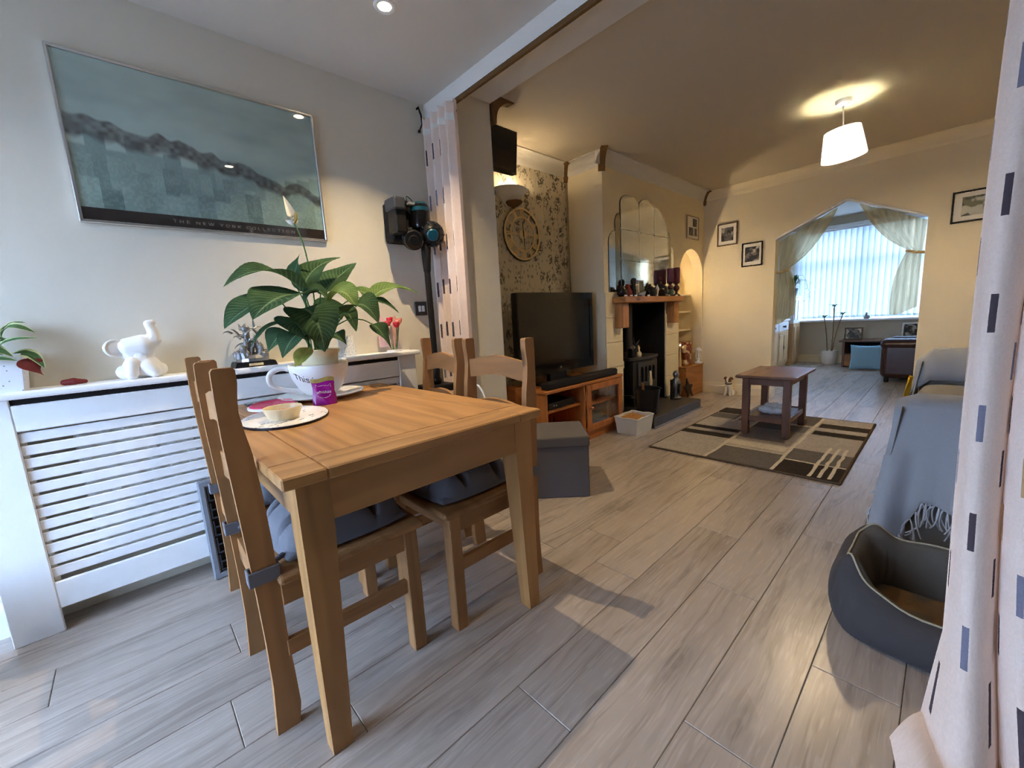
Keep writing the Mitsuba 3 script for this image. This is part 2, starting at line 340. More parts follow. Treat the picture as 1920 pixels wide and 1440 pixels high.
wn = S('window_1', merge(*[cbox(x-.03, x+.03, 9.24, 9.3, WZ0, WZ1, .004) for x in (WX0+.03, -1.1, -.2, WX1-.03)], *[cbox(WX0, WX1, 9.24, 9.3, z-.03, z+.03, .004) for z in (WZ0+.03, 1.78, WZ1-.03)]), 'white_gloss')
for a, b in ((WX0+.06, -1.13), (-1.07, -.23), (-.17, WX1-.06)):
    for c, e in ((WZ0+.06, 1.75), (1.81, WZ1-.06)):
        add(wn+'__pane', merge(([[a, 9.27, c], [b, 9.27, c], [b, 9.27, e], [a, 9.27, e]], [[0, 1, 2], [0, 2, 3]])), 'glass')
scene['pane_gloss'] = {'type': 'thindielectric', 'int_ior': 1.5}
mat('leaf_stem', srgb(70, 110, 56), .6); scene['petal_white'] = {'type': 'principledthin', 'base_color': {'type': 'rgb', 'value': [.8, .8, .74]}, 'roughness': .6, 'spec_trans': 0.0, 'diff_trans': .4, 'eta': 1.4}
mat('sauce', srgb(170, 110, 96), .5); mat('smoke_plastic', srgb(20, 20, 20), .2, .5); mat('wrap_pink', srgb(226, 186, 182), .5)
mat('rose_pink', srgb(226, 84, 96), .7); mat('rose_red', srgb(214, 50, 70), .7); mat('rose_pale', srgb(238, 180, 160), .7)
mat('speckle', proc(lambda p, n, uv: mix(srgb(228, 228, 230), srgb(120, 122, 130), smoothstep(.09, .05, voronoi((p.y+p.x)*34, p.z*34)[0]))), .7)
mat('card_dots', proc(lambda p, n, uv: mix(srgb(232, 230, 222), srgb(110, 110, 108), smoothstep(.24, .18, voronoi(p.y*130, p.z*130)[0]))), .8)
SCONCE, PENDANT, ALCOVE = 90.0, 170.0, 170.0
scene['mirror_dark'] = {'type': 'twosided', 'bsdf': {'type': 'roughconductor', 'alpha': .03, 'specular_reflectance': {'type': 'rgb', 'value': [.42, .39, .30]}}}
mat('crystal', (.9, .95, 1.0), .05, .9, .6); mat('red_shiny', srgb(48, 20, 24), .15, .6); mat('green_glass', srgb(70, 92, 74), .06, .8)
mat('pewter_leaf', (.35, .36, .36), .5, .5, .6); mat('wood_frame', srgb(96, 74, 48), .5); mat('wood_grey', srgb(168, 150, 122), .5); mat('screen_glass', (.006, .0065, .008), .1, .35)
mat('tray_white', srgb(222, 226, 226), .35); mat('packet_film', srgb(206, 212, 220), .15, .6); mat('bin_grey', srgb(128, 146, 168), .4); mat('dog_white', srgb(226, 220, 208), .4)
mat('pellets', proc(lambda p, n, uv: mix(srgb(196, 146, 92), srgb(140, 96, 54), noise(p.x*160, p.y*160))), .9, .1)
mat('bag_print', proc(lambda p, n, uv: mix(mix(srgb(128, 40, 36), srgb(206, 186, 148), smoothstep(.5, .56, fbm(p.y*24, p.z*24, 2, 3))), srgb(90, 66, 40), smoothstep(.58, .64, fbm(p.y*17+7, p.z*17, 5, 3)))), .5)
mat('figure_print', proc(lambda p, n, uv: mix(srgb(214, 190, 150), srgb(120, 62, 36), smoothstep(.46, .54, fbm(p.y*26, p.z*26, 2, 3)))), .5)
mat('dog_face', proc(lambda p, n, uv: mix(srgb(226, 220, 208), srgb(104, 66, 40), smoothstep(.010, .016, dr.abs(p.x+1.845))*smoothstep(.17, .185, p.z))), .4)
mat('bed_cushion', proc(lambda p, n, uv: mix(srgb(84, 80, 72), srgb(112, 88, 62), smoothstep(.4, .62, fbm(p.x*9, p.y*9, 1, 3)))*(.9+.2*noise(p.x*400, p.y*400))), .95, .1)
scene['shade_cloth'] = {'type': 'principledthin', 'base_color': {'type': 'rgb', 'value': srgb(253, 243, 222)}, 'roughness': .9, 'spec_trans': 0.0, 'diff_trans': 1.6, 'eta': 1.3}
mat('tie_cloth', srgb(196, 172, 122), .9, .1); mat('blind_weight', srgb(196, 206, 212), .6); mat('stem_brown', srgb(140, 116, 90), .8)
mat('fringe_grey', srgb(186, 190, 198), .95, .1)
# ================================================================ dining room things
TX = np.array([[0, 0, 1.], [1, 0, 0], [0, 1, 0]])      # lettering read along +y on a face that looks to +x
def letters(s, h, bold=False, depth=.0008): return meshkit.text_mesh(s, h, depth, bold)
# ---- radiator cover
t = thing('radiator_cover', 'long white slatted radiator cover with ornaments on its shelf', 'radiator cover')
XF = -2.28
add(t+'__shelf', rbox(XW, -2.252, -.475, 1.335, .918, .945, .009, 12), 'white_gloss', 30)
for a, b in ((-.46, -.328), (1.195, 1.31)): add(t+'__post', cbox(XF-.02, XF, a, b, 0, .918, .003), 'white_gloss')
for a in (-.46, 1.29): add(t+'__end_panel', cbox(XW, XF-.02, a, a+.02, 0, .918, .002), 'white_gloss')
add(t+'__vent_strip', cbox(XF-.03, XF-.012, -.328, 1.195, .895, .918, .001), 'black_matt')
add(t+'__top_rail', cbox(XF-.018, XF-.002, -.328, 1.195, .798, .895, .003), 'white_gloss')
add(t+'__bottom_rail', cbox(XF-.018, XF-.002, -.328, 1.195, .095, .202, .003), 'white_gloss')
for i in range(12):
    z = .755-.0485*i
    add(t+'__slat', cbox(XF-.024, XF-.012, -.328, 1.195, z, min(z+.0365, .7985), .002), 'white_gloss')
for y in (-.328, .43, 1.18): add(t+'__batten', cbox(XF-.034, XF-.0242, y, y+.015, .2, .8, .001), 'white_matt')
r = thing('radiator', 'white panel radiator behind the slats of the radiator cover', 'radiator')
add(r+'__panel', merge(cbox(-2.375, -2.36, -.2, 1.1, .22, .78, .004), *[cbox(-2.362, -2.345, -.19+.066*i, -.155+.066*i, .25, .75, .006) for i in range(20)]), 'white_matt')
add(r+'__bracket', merge(*[cbox(XW+.001, -2.3755, y, y+.05, .3, .7, .002) for y in (0, .9)]), 'white_matt')
add(r+'__pipe', merge(tube([(-2.37, 1.12, .0), (-2.37, 1.12, .25), (-2.37, 1.095, .26)], .008)), 'white_matt')

# ---- framed print
t = thing('framed_print', 'long chrome framed teal print of a misty city hanging above the radiator cover', 'picture')
y0, y1, z0, z1 = -.054, .905, 1.58, 2.225
fr = [cbox(XW, XW+.022, a, b, c, d, .003) for a, b, c, d in ((y0, y0+.012, z0, z1), (y1-.012, y1, z0, z1), (y0, y1, z0, z0+.012), (y0, y1, z1-.012, z1))]
add(t+'__frame', merge(*fr), 'silver_frame')
def cityprint():
    def fn(p, n, uv):
        u, v = (p.y-y0)/(y1-y0), (p.z-z0)/(z1-z0)
        sky = mix(srgb(134, 166, 164), srgb(182, 206, 200), dr.clip(fbm(u*3, v*5, 2, 4)*1.5-.25+.3*(1-v), 0, 1))
        c = sky
        for i, (top, w, sh) in enumerate(((.46, 16, .0), (.38, 22, .3), (.26, 15, .7))):
            k = dr.floor(u*w+.37*i); hgt = top-.2*u*(.3)+.14*(cell_rand(k, i, 5)-.5)+.05*dr.floor(2*cell_rand(k, 9, i))
            inb = smoothstep(hgt+.012, hgt-.012, v)
            fx, fz = dr.floor(u*w*7), dr.floor(v*70)
            lit = dr.select(cell_rand(fx, fz, i) > .6, .16, 0.0)
            tone = .12+.6*cell_rand(k, i, 2)+lit
            b = mix(srgb(74, 106, 104), srgb(170, 198, 192), dr.clip(tone+.5*(fbm(u*9, v*9, i, 3)-.5), 0, 1))
            haze = [.62, .35, .18][i]
            c = mix(c, mix(b, srgb(140, 172, 168), haze), inb)
        ridge = .64-.30*u+.05*(noise(u*26, 0, 4)-.5)+.06*noise(u*9, 3, 1)
        wd = .12-.05*u
        band = smoothstep(ridge+.01, ridge-.01, v)*smoothstep(ridge-wd-.03*noise(u*30, 9, 2)-.015, ridge-wd+.015, v)
        c = mix(c, srgb(44, 54, 56), band*(.55+.45*noise(u*60, v*40, 7)))
        return mix(c, srgb(30, 24, 26), smoothstep(.098, .094, v))
    return fn
mat('city_print', proc(cityprint()), .45, .3)
add(t+'__print', cbox(XW+.002, XW+.010, y0+.01, y1-.01, z0+.01, z1-.01, .0005), 'city_print')
tm = letters('T H E   N E W   Y O R K   C O L L E C T I O N', .013)
mat('title_ink', srgb(150, 140, 130), .6)
wd = np.ptp(tm.vertices[:, 0])
add(t+'__title', xf((tm.vertices*[.5/wd, 1, 1], tm.faces), TX, (XW+.0102, .24, 1.611)), 'title_ink')
add(t+'__glass_sheet', cbox(XW+.0135, XW+.0155, y0+.011, y1-.011, z0+.011, z1-.011, .0004), 'pane_gloss')
# ---- light switch
t = thing('socket_plate', 'dark grey double switch plate on the wall beside the vacuum cleaner', 'switch')
add(t+'__plate', cbox(XW, XW+.008, 1.418, 1.508, 1.158, 1.248, .003), 'dark_steel')
for y in (1.442, 1.468): add(t+'__rocker', cbox(XW+.006, XW+.012, y, y+.02, 1.183, 1.222, .002), 'white_gloss')

# ---- table
t = thing('dining_table', 'rustic pine dining table with tapered legs and a plank top', 'table')
X0, X1, Y0, Y1, ZT = -2.245, -.982, .205, 1.045, .78
xs, ys = (X0, -2.135, -1.105, X1), (Y0, .305, .945, Y1)
for i in range(3):
    for j in range(3):
        add(t+'__top_board', cbox(xs[i], xs[i+1]-.0006*(i < 2), ys[j], ys[j+1]-.0006*(j < 2), ZT-.03, ZT, .0035 if (i, j) == (1, 1) else .004), 'pine_table', long=0 if i == 1 else 1)
def tleg(x, y, sx, sy):
    a, b = .078, .05; P = []
    for z, w in ((0, b), (.12, .056), (.50, a-.006), (.6, a), (ZT-.03, a)):
        P += [(x+sx*u, y+sy*v, z) for u, v in ((0, 0), (w, 0), (w, w), (0, w))]
    h = []
    for k in range(4): h.append(m3.Manifold.hull_points(np.array(P[4*k:4*k+8])))
    M = h[0]
    for q in h[1:]: M = M+q
    return M
for x, sx in ((-1.022, -1), (-2.203, 1)):
    for y, sy in ((.24, 1), (1.03, -1)): add(t+'__leg', tleg(x, y, sx, sy), 'pine_table', long=2)
for a in ((-1.045, -1.025, .3, .97), (-2.19, -2.17, .3, .97)): add(t+'__apron', cbox(a[0], a[1], a[2], a[3], .63, ZT-.03), 'pine_table', long=1)
for y in (.25, 1.0): add(t+'__apron', cbox(-2.14, -1.08, y, y+.02, .63, ZT-.03), 'pine_table', long=0)

# ---- chairs; local x to the right of the sitter's left post, y forward from the back
def smoothpoly(pts, n=6):
    p = np.array(pts, float); k = len(p); out = []
    for i in range(k):
        a, b, c, d = p[(i-1) % k], p[i], p[(i+1) % k], p[(i+2) % k]
        if np.linalg.norm(b-c) < .03: out.append(b); continue
        for s in np.linspace(0, 1, n, endpoint=False):
            out.append(.5*(2*b+(c-a)*s+(2*a-5*b+4*c-d)*s*s+(3*b-a-3*c+d)*s**3) if False else b+(c-b)*s)
    return out
POST = [(0, 0), (.057, 0), (.066, .06), (.064, .15), (.060, .26), (.060, .42), (.058, .55), (.053, .7), (.046, .8), (.036, .865), (.031, .91), (.033, .945), (.038, .985), (.038, 1.016), (.033, 1.023),
        (-.007, 1.023), (-.012, 1.016), (-.013, .95), (-.012, .85), (-.006, .7), (0, .55), (.005, .42), (.008, .28), (.008, .15), (.004, .07)]
def seatcushion(w=.40, d=.40, h=.108, seed=1):
    n = 40; u = np.linspace(-1, 1, n); U, V = np.meshgrid(u, u, indexing='ij')
    # square to rounded square
    X, Y = U*np.sqrt(1-.16*V*V), V*np.sqrt(1-.16*U*U)
    mx_ = (np.abs(U)**7+np.abs(V)**7)**(1/7); e = np.clip(1-np.minimum(mx_, 1)**3.2, 0, 1)**.6
    z = h*e*(.78+.34*np.cos(U*1.4)*np.cos(V*1.4))
    tuft = 0
    for a in (-.42, .42):
        for b in (-.42, .42):
            r = np.hypot(U-a, V-b); th = np.arctan2(V-b, U-a)
            tuft = tuft + .5*np.exp(-(r/.09)**2)+.36*np.exp(-(r/.26)**2)*(.7+.5*np.cos(5*th+seed))+.12*np.exp(-(r/.45)**2)*np.maximum(0, np.cos(7*th+2*seed))**3
    cre = .38*np.exp(-((np.abs(U)-.42)/.06)**2)*(np.abs(V) > .42) + .38*np.exp(-((np.abs(V)-.42)/.06)**2)*(np.abs(U) > .42)+.16*np.exp(-((np.abs(U)-.42)/.05)**2)+.16*np.exp(-((np.abs(V)-.42)/.05)**2)
    wr = .1*(meshkit.fbm(np.stack([U*3+seed*9, V*3, 0*U], -1), 3)-.5)
    zt = np.maximum(z*(1-np.clip(tuft+cre, 0, .82)+wr), .002*e+.0)
    top = np.stack([X*w/2*(.93+.07*e), Y*d/2*(.93+.07*e), .02+zt], -1); bot = np.stack([X*w/2, Y*d/2, 0*zt+.012*(1-e**.5)], -1)
    (v1, f1), _ = grid(top); (v2, f2), _ = grid(bot)
    v, f = merge((v1, f1), (v2, f2[:, ::-1])); m = trimesh.Trimesh(v, f, process=True); m.merge_vertices(digits_vertex=5)
    idx = np.arange(n*n).reshape(n, n); rim = np.concatenate([idx[:, 0], idx[-1, 1:], idx[-2::-1, -1], idx[0, -2:0:-1]]); r2 = np.roll(rim, -1); N = n*n
    return v, np.vstack([f, np.stack([rim, rim+N, r2], 1), np.stack([r2, rim+N, r2+N], 1)])
def chair(x, y, rot, label, clabel, seed, ties=True):
    """x, y: where the chair's back right floor corner lies; rot turns it about z"""
    t = thing('dining_chair', label, 'chair'); R = RZ(rot); at = (x, y, 0)
    def A(part, m, long=None): add(t+'__'+part, xf(m, R, at), 'pine_chair', long=long)
    W = .415; lg = 2
    for a in (0, W-.027): A('back_post', prism(POST, 'x', a, a+.027), lg)
    a0 = 0 if abs(math.cos(rot)) > .7 else 1
    for z, y_ in ((.845, .0), (.655, .012)):
        s = np.linspace(0, 1, 13); arcq = .02*np.sin(np.pi*s)**1.5
        pts = [(.027+(W-.054)*q, z+a) for q, a in zip(s, arcq)]+[(.027+(W-.054)*q, z+.082+a*1.1) for q, a in zip(s[::-1], arcq[::-1])]
        A('back_rail', prism(pts, 'y', y_+.004, y_+.024), a0)
    for a in (-.014, W+.014-.045): A('leg', cbox(a, a+.045, .418, .465, 0, .434, .003), lg)
    A('seat', rbox(-.028, W+.028, .055, .487, .434, .46, .011, 12), a0)
    for a in (-.008, W+.008-.018): A('apron', cbox(a, a+.018, .06, .42, .37, .434, .002), 1-a0)
    A('apron', cbox(.03, W-.03, .425, .443, .37, .434, .002), a0); A('apron', cbox(.027, W-.027, .02, .04, .36, .434, .002), a0)
    for a in (-.003, W+.003-.02): A('stretcher', cbox(a, a+.02, .055, .42, .215, .262, .002), 1-a0)
    c = thing('seat_cushion', clabel, 'cushion')
    add(c+'__pad', xf(xf(seatcushion(seed=seed), None, (W/2, .275, .46)), R, at), 'cushion_grey', True)
    for k, a in enumerate((-.003, W-.030)):
        b = merge(cbox(a, a+.033, -.009, -.003, .452, .492, .002), cbox(a, a+.033, .060, .066, .452, .492, .002), cbox(a-.004, a+.002, -.009, .066, .452, .492, .002), cbox(a+.031, a+.037, -.009, .066, .452, .492, .002))
        if k == 0: b = merge(b, tube(through((a+.035, .03, .47), (a+.05, .06, .475), (a+.07, .09, .475), 6), .008))
        else: b = merge(b, tube(through((a-.004, .03, .47), (a-.02, .06, .475), (a-.04, .09, .475), 6), .008))
        add(c+'__tie', xf(b, R, at), 'cushion_grey')
    return t
# sitter faces +y on the near side: local x runs to -x there, so turn by mirroring the plan (the chair is symmetric)
chair(-1.605, .158, -.02, 'pine ladder-back chair nearest the camera, its side to us at the table', 'grey tufted seat cushion on the pine chair nearest the camera', 1)
chair(-2.088, .178, 0, 'pine ladder-back chair between the nearest chair and the radiator cover', 'grey tufted seat cushion seen behind the nearest chair, beside the radiator cover', 2)
chair(-1.145, 1.185, math.pi, 'pine ladder-back chair at the far side of the table in front of the television', 'dark grey tufted seat cushion under the right end of the table', 3)
chair(-1.625, 1.19, math.pi-.15, 'pine ladder-back chair beside the left curtain, furthest from the camera', 'grey tufted seat cushion on the chair beside the left curtain', 4)

# ---- on the table
t = thing('teacup_planter', 'giant white teacup planter with black lettering holding the peace lily', 'planter')
CX, CY = -2.07, .665
def rcup(z): s = np.clip((z-.80)/.14, 0, 1); return .068+.064*np.sin(s*np.pi/2)**.8
zs = np.linspace(.80, .945, 12)
prof = [(0, .797), (.06, .797), (.062, .80)]+[(rcup(z), z) for z in zs]+[(rcup(.945)-.007, .947)]+[(rcup(z)-.009, z) for z in zs[::-1]]+[(0, .806)]
add(t+'__cup', lathe(prof, 48, (CX, CY, 0)), 'ceramic_white', True)
face = math.atan2(-CY, -CX)
hdir = face - 1.52
hp = np.array([(rcup(.925)-.004, .925), (.165, .935), (.205, .915), (.212, .875), (.185, .845), (.14, .83), (rcup(.815)-.004, .815)])
from scipy.interpolate import CubicSpline
hs = CubicSpline(np.linspace(0, 1, len(hp)), hp)(np.linspace(0, 1, 28))
add(t+'__handle', tube([(CX+q*math.cos(hdir), CY+q*math.sin(hdir), z) for q, z in hs], .0125, 12), 'ceramic_white', True)
def wrap(m, phi0, zf, r_of, sgn=1):
    v = np.array(m.vertices); s = v[:, 0]; z = zf(s)+v[:, 1]; rr = r_of(z)
    ph = phi0+s/.12*1.0; return np.stack([CX+(rr+.0004+v[:, 2])*np.cos(ph), CY+(rr+.0004+v[:, 2])*np.sin(ph), z], 1), m.faces
mat('ink', (.02, .02, .022), .6)
tx = letters('This is the', .026)
add(t+'__lettering', wrap(tx, face-.98, lambda s: .888-.42*s+1.5*s*s, rcup), 'ink')
add(t+'__rim_band', lathe([(rcup(.945)+.0005, .9425), (rcup(.945)+.0008, .944), (rcup(.945)-.004, .9475)], 48, (CX, CY, 0)), 'ceramic_cream', True)
t = thing('saucer', 'large white saucer under the giant teacup planter', 'saucer')
add(t, lathe([(0, .7805), (.075, .7805), (.09, .783), (.15, .789), (.19, .800), (.192, .803), (.188, .804), (.15, .7935), (.09, .7885), (.06, .7885), (0, .7885)], 48, (CX, CY, 0)), 'ceramic_white', True)
t2 = thing('flower_pot', 'ivory inner pot standing up out of the giant teacup', 'pot')
add(t2+'__pot', lathe([(0, .808), (.062, .808), (.086, .99), (.094, .992), (.096, 1.008), (.09, 1.012), (.083, 1.0), (.078, .965), (0, .96)], 40, (CX-.008, CY+.012, 0)), 'ceramic_cream', 40)
add(t2+'__soil', lathe([(0, .985), (.03, .988), (.06, .982), (.0815, .984)], 24, (CX-.008, CY+.012, 0)), 'soil', True)
def leafmat(key, c1, c2, vein, edge=None, lat=15):
    def fn(p, n, uv):
        u, v = uv.x, dr.abs(uv.y-.5)*2
        mid = smoothstep(.09, .03, v)
        w = u*lat-v*3.2; side = smoothstep(.2, .03, dr.abs(w-dr.floor(w)-.5)-.02)*smoothstep(1, .75, v)
        c = mix(c1, c2, dr.clip(fbm(p.x*22, p.y*22, p.z*22, 2)*1.4-.2, 0, 1))
        c = mix(c, vein, dr.clip(.5*mid+.22*side, 0, 1))
        if edge is not None: c = mix(c, edge, smoothstep(.55, .75, v+.25*(noise(u*9, uv.y*5)-.5)))
        return c
    scene[key] = {'type': 'principledthin', 'base_color': proc(fn), 'roughness': .38, 'spec_trans': 0.0, 'diff_trans': .45, 'eta': 1.45}
leafmat('leaf_green', srgb(70, 98, 68), srgb(46, 70, 50), srgb(132, 156, 118))
leafmat('leaf_light', srgb(116, 142, 84), srgb(84, 116, 66), srgb(186, 200, 150))
leafmat('leaf_yellow', srgb(170, 160, 84), srgb(120, 140, 60), srgb(180, 160, 90))
leafmat('leaf_variegated', srgb(96, 128, 84), srgb(70, 104, 66), srgb(140, 165, 120), srgb(214, 222, 176), lat=7)
leafmat('leaf_grassy', srgb(70, 100, 60), srgb(52, 84, 50), srgb(120, 140, 90), lat=0)
def leafblade(a, m, b, w, fold=.28, n=18, k=9, tipw=1.5, roll=0.0, wave=.06):
    P = through(a, m, b, n); tg = np.gradient(P, axis=0); tg /= np.linalg.norm(tg, axis=1, keepdims=True)
    view = np.array([1.0, -.32, .15])
    out = np.zeros((n, k, 3)); sideprev = None
    for i in range(n):
        up = np.array([.35, -.1, 1.0]); side = np.cross(tg[i], up)
        if np.linalg.norm(side) < .25: side = np.cross(tg[i], view)
        side /= np.linalg.norm(side)
        if sideprev is not None and side@sideprev < 0: side = -side
        sideprev = side; nn = np.cross(side, tg[i])
        if roll: side, nn = side*math.cos(roll)+nn*math.sin(roll), nn*math.cos(roll)-side*math.sin(roll)
        s = i/(n-1); ww = w*.5*(np.sin(np.pi*min(1, s**.75*.98+.02))**.8*(1-.35*s)*1.25 if s < 1 else 0)+.0006
        for j in range(k):
            c = 2*j/(k-1)-1
            out[i, j] = P[i]+side*c*ww+nn*(fold*abs(c)*ww*(1 if nn[2] >= 0 else -1)+wave*ww*math.sin(9*s+2*np.sign(c))*abs(c)**2)
    return out
def leafpart(key, a, m, b, w, matk, **k):
    (g, uv) = grid(leafblade(a, m, b, w, **k)); add(key, g, matk, True, uv)
lily = thing('peace_lily', 'leafy green peace lily with one white flower growing from the giant teacup', 'plant')
LEAVES = [([-2.06, 0.635, 1.277], [-1.98, 0.479, 1.357], [-1.95, 0.314, 1.287], 0.105), ([-2.02, 0.63, 1.264], [-1.85, 0.471, 1.234], [-1.78, 0.361, 1.152], 0.14),
([-2.12, 0.54, 1.253], [-2.1, 0.408, 1.208], [-2.1, 0.318, 1.128], 0.12), ([-2.1, 0.61, 1.334], [-2.1, 0.634, 1.397], [-2.08, 0.649, 1.452], 0.045), ([-2.05, 0.632, 1.279], [-2.08, 0.707, 1.385], [-2.12, 0.855, 1.453], 0.085),
([-2.1, 0.726, 1.271], [-2.15, 0.839, 1.359], [-2.2, 0.964, 1.443], 0.095), ([-2.1, 0.982, 1.245], [-2.1, 1.104, 1.304], [-2.08, 1.27, 1.265], 0.08), ([-2.12, 0.99, 1.241], [-2.16, 0.95, 1.292], [-2.2, 0.898, 1.276], 0.065),
([-2.06, 0.967, 1.232], [-2.04, 1.024, 1.216], [-2.02, 1.087, 1.166], 0.06), ([-1.98, 0.798, 1.176], [-1.9, 0.841, 1.205], [-1.86, 0.891, 1.117], 0.13), ([-1.98, 0.917, 1.114], [-1.95, 0.945, 1.067], [-1.95, 0.99, 0.977], 0.07),
([-1.95, 0.588, 1.197], [-1.84, 0.603, 1.144], [-1.82, 0.616, 1.007], 0.13), ([-1.98, 0.532, 1.101], [-1.95, 0.48, 1.082], [-1.95, 0.434, 1.023], 0.08), ([-1.9, 0.546, 1.086], [-1.87, 0.503, 1.062], [-1.87, 0.464, 0.995], 0.075),
([-1.92, 0.54, 1.158], [-1.84, 0.537, 1.12], [-1.84, 0.57, 1.034], 0.1), ([-1.98, 0.614, 1.228], [-1.95, 0.655, 1.275], [-1.93, 0.698, 1.231], 0.08), ([-2.0, 0.728, 1.228], [-1.95, 0.773, 1.268], [-1.9, 0.809, 1.196], 0.115),
([-1.9, 0.577, 1.028], [-1.88, 0.54, 0.987], [-1.88, 0.509, 0.954], 0.05), ([-1.9, 0.678, 1.077], [-1.86, 0.695, 1.066], [-1.85, 0.724, 1.028], 0.06), ([-2.1, 0.525, 1.142], [-2.12, 0.468, 1.113], [-2.14, 0.41, 1.045], 0.035),
([-2.14, 0.834, 1.212], [-2.12, 0.862, 1.17], [-2.1, 0.879, 1.082], 0.06), ([-2.12, 0.719, 1.188], [-2.14, 0.794, 1.213], [-2.12, 0.818, 1.145], 0.095)]
LIGHT = {6: 'leaf_light', 7: 'leaf_light', 16: 'leaf_light', 21: 'leaf_light', 17: 'leaf_yellow'}
for i, (a, m, b, w) in enumerate(LEAVES):
    leafpart(lily+'__leaf', a, m, b, w*1.5, LIGHT.get(i, 'leaf_green'))
    o = np.array([CX+.03*math.cos(i*2.4), CY+.01+.03*math.sin(i*2.4), .985]); q = np.array(a)
    mid = (o+q)/2+np.array([0, 0, .06*np.linalg.norm(q[:2]-o[:2])/.2]); add(lily+'__stem', tube(through(o, mid, q, 8), .003, 5), 'leaf_stem', True)
add(lily+'__flower_stalk', tube(through((CX, CY+.01, .985), (-2.08, .682, 1.40), (-2.08, .632, 1.60), 16), .0032, 6), 'leaf_stem', True)
leafpart(lily+'__flower', (-2.08, .637, 1.575), (-2.07, .628, 1.62), (-2.08, .612, 1.70), .045, 'petal_white', fold=.5)
add(lily+'__flower_spike', tube([(-2.075, .640, 1.585), (-2.068, .650, 1.60), (-2.066, .652, 1.632)], [.006, .007, .004], 8), 'gold_foil', True)
# food pouch
t = thing('food_pouch', 'opened purple cat food pouch standing in front of the giant teacup', 'pouch')
fdir = np.array([.93, -.36, 0]); fdir /= np.linalg.norm(fdir); sdir = np.array([-fdir[1], fdir[0], 0]); po = np.array([-1.845, .60, ZT])
def pouchsurf(sg):
    n = 14; g = np.zeros((n, n, 3))
    for i, s in enumerate(np.linspace(-1, 1, n)):
        for j, z in enumerate(np.linspace(0, 1, n)):
            th_ = .017*(1-s**4)*((1-z)**.8*.9+.12)*(1+.25*math.sin(5*s+7*z)); g[i, j] = po+sdir*s*(.047-.003*z+.002*math.sin(8*z))+fdir*sg*th_+np.array([0, 0, .112*z+.004*math.sin(3*s)*z])
    return g
(f1, _), (f2, _) = grid(pouchsurf(1)), grid(pouchsurf(-1))
add(t+'__bag', merge(f1, (f2[0], f2[1][:, ::-1])), 'purple', True)
def strip(sg): g = pouchsurf(sg)[:, -3:]; g = g+fdir*sg*.0006; g[:, :, 2] += .005; return grid(g)[0]
add(t+'__torn_top', merge(strip(1), strip(-1)), 'gold_foil', True)
RP = np.stack([sdir, [0, 0, 1], fdir], 1)
tm = letters('whiskas', .0115); tm.vertices[:, 0] -= np.ptp(tm.vertices[:, 0])/2
add(t+'__lettering', xf(tm, RP, po+fdir*.0175+np.array([0, 0, .052])), 'white_matt')
cat = [(-.03, .078), (-.0295, .092), (-.02, .083), (0, .086), (.02, .083), (.0295, .092), (.03, .078)]
chin = [(.026*math.cos(a), .048+.016*math.sin(a)) for a in np.linspace(-np.pi*.95, -.05*np.pi, 12)]
for c_ in (cat, chin): add(t+'__emblem', tube([po+sdir*a+fdir*.0185+np.array([0, 0, b]) for a, b in c_], .0008, 5), 'white_matt')
# oval platter, bowl, lid, coaster
t = thing('oval_platter', 'white oval board with black script and dark edge on the table corner', 'tray')
pc = np.array([-1.70, .405]); ell = lambda r, n=56: [(pc[0]+r*.235*math.cos(a)*.82-r*.15*math.sin(a)*.35, pc[1]+r*.15*math.sin(a)+r*.02*math.cos(a)) for a in np.linspace(0, 2*np.pi, n, endpoint=False)]
add(t+'__board', prism(ell(1), 'z', ZT, ZT+.008), 'black_plastic')
def script():
    def fn(p, n, uv):
        ln = p.x*34+p.y*14; row = dr.floor(ln); fr_ = ln-row
        on = smoothstep(.58, .62, noise((p.y-p.x*.2)*70+row*13, row*7))*smoothstep(.38, .42, fr_)*smoothstep(.64, .6, fr_)*smoothstep(.42, .5, noise((p.y-p.x*.2)*9+row*3, row))
        return mix(srgb(232, 232, 230), srgb(40, 40, 42), dr.clip(on*1.4, 0, 1))
    return fn
mat('script_print', proc(script()), .25, .5)
add(t+'__printed_face', prism(ell(.985), 'z', ZT+.008, ZT+.0095), 'script_print')
t = thing('ramekin', 'small white bowl holding leftovers on the oval board', 'bowl')
add(t+'__bowl', lathe([(0, .7895), (.045, .7895), (.05, .795), (.065, .832), (.063, .835), (.06, .833), (.047, .80), (0, .798)], 40, (-1.645, .385, 0)), 'ceramic_cream', 40)
add(t+'__leftovers', lathe([(0, .822), (.03, .821), (.0555, .818)], 24, (-1.645, .385, 0)), 'sauce', True)
t = thing('plastic_lid', 'bright pink plastic lid resting beside the small white bowl', 'lid')
add(t+'__lid', xf(lathe([(0, .004), (.055, .004), (.058, .001), (.064, .0), (.067, .004), (.066, .013), (.06, .016), (.055, .013), (0, .012)], 40), RY(.03)*1.35, (-1.985, .43, ZT+.001)), 'pink', 40)
add(t+'__clear_rim', xf(lathe([(.066, .002), (.071, .003), (.071, .009), (.066, .011)], 40), RY(.03)*1.35, (-1.985, .43, ZT+.001)), 'white_gloss', 40)
t = thing('phone', 'dark phone lying on the table behind the pink lid', 'phone'); add(t+'__body', rbox(-2.20, -2.125, .36, .50, ZT, ZT+.009, .004, 10), 'dark_grey_plastic', 30)
add(t+'__screen', cbox(-2.196, -2.129, .364, .496, ZT+.0088, ZT+.0096, .0004), 'black_gloss')

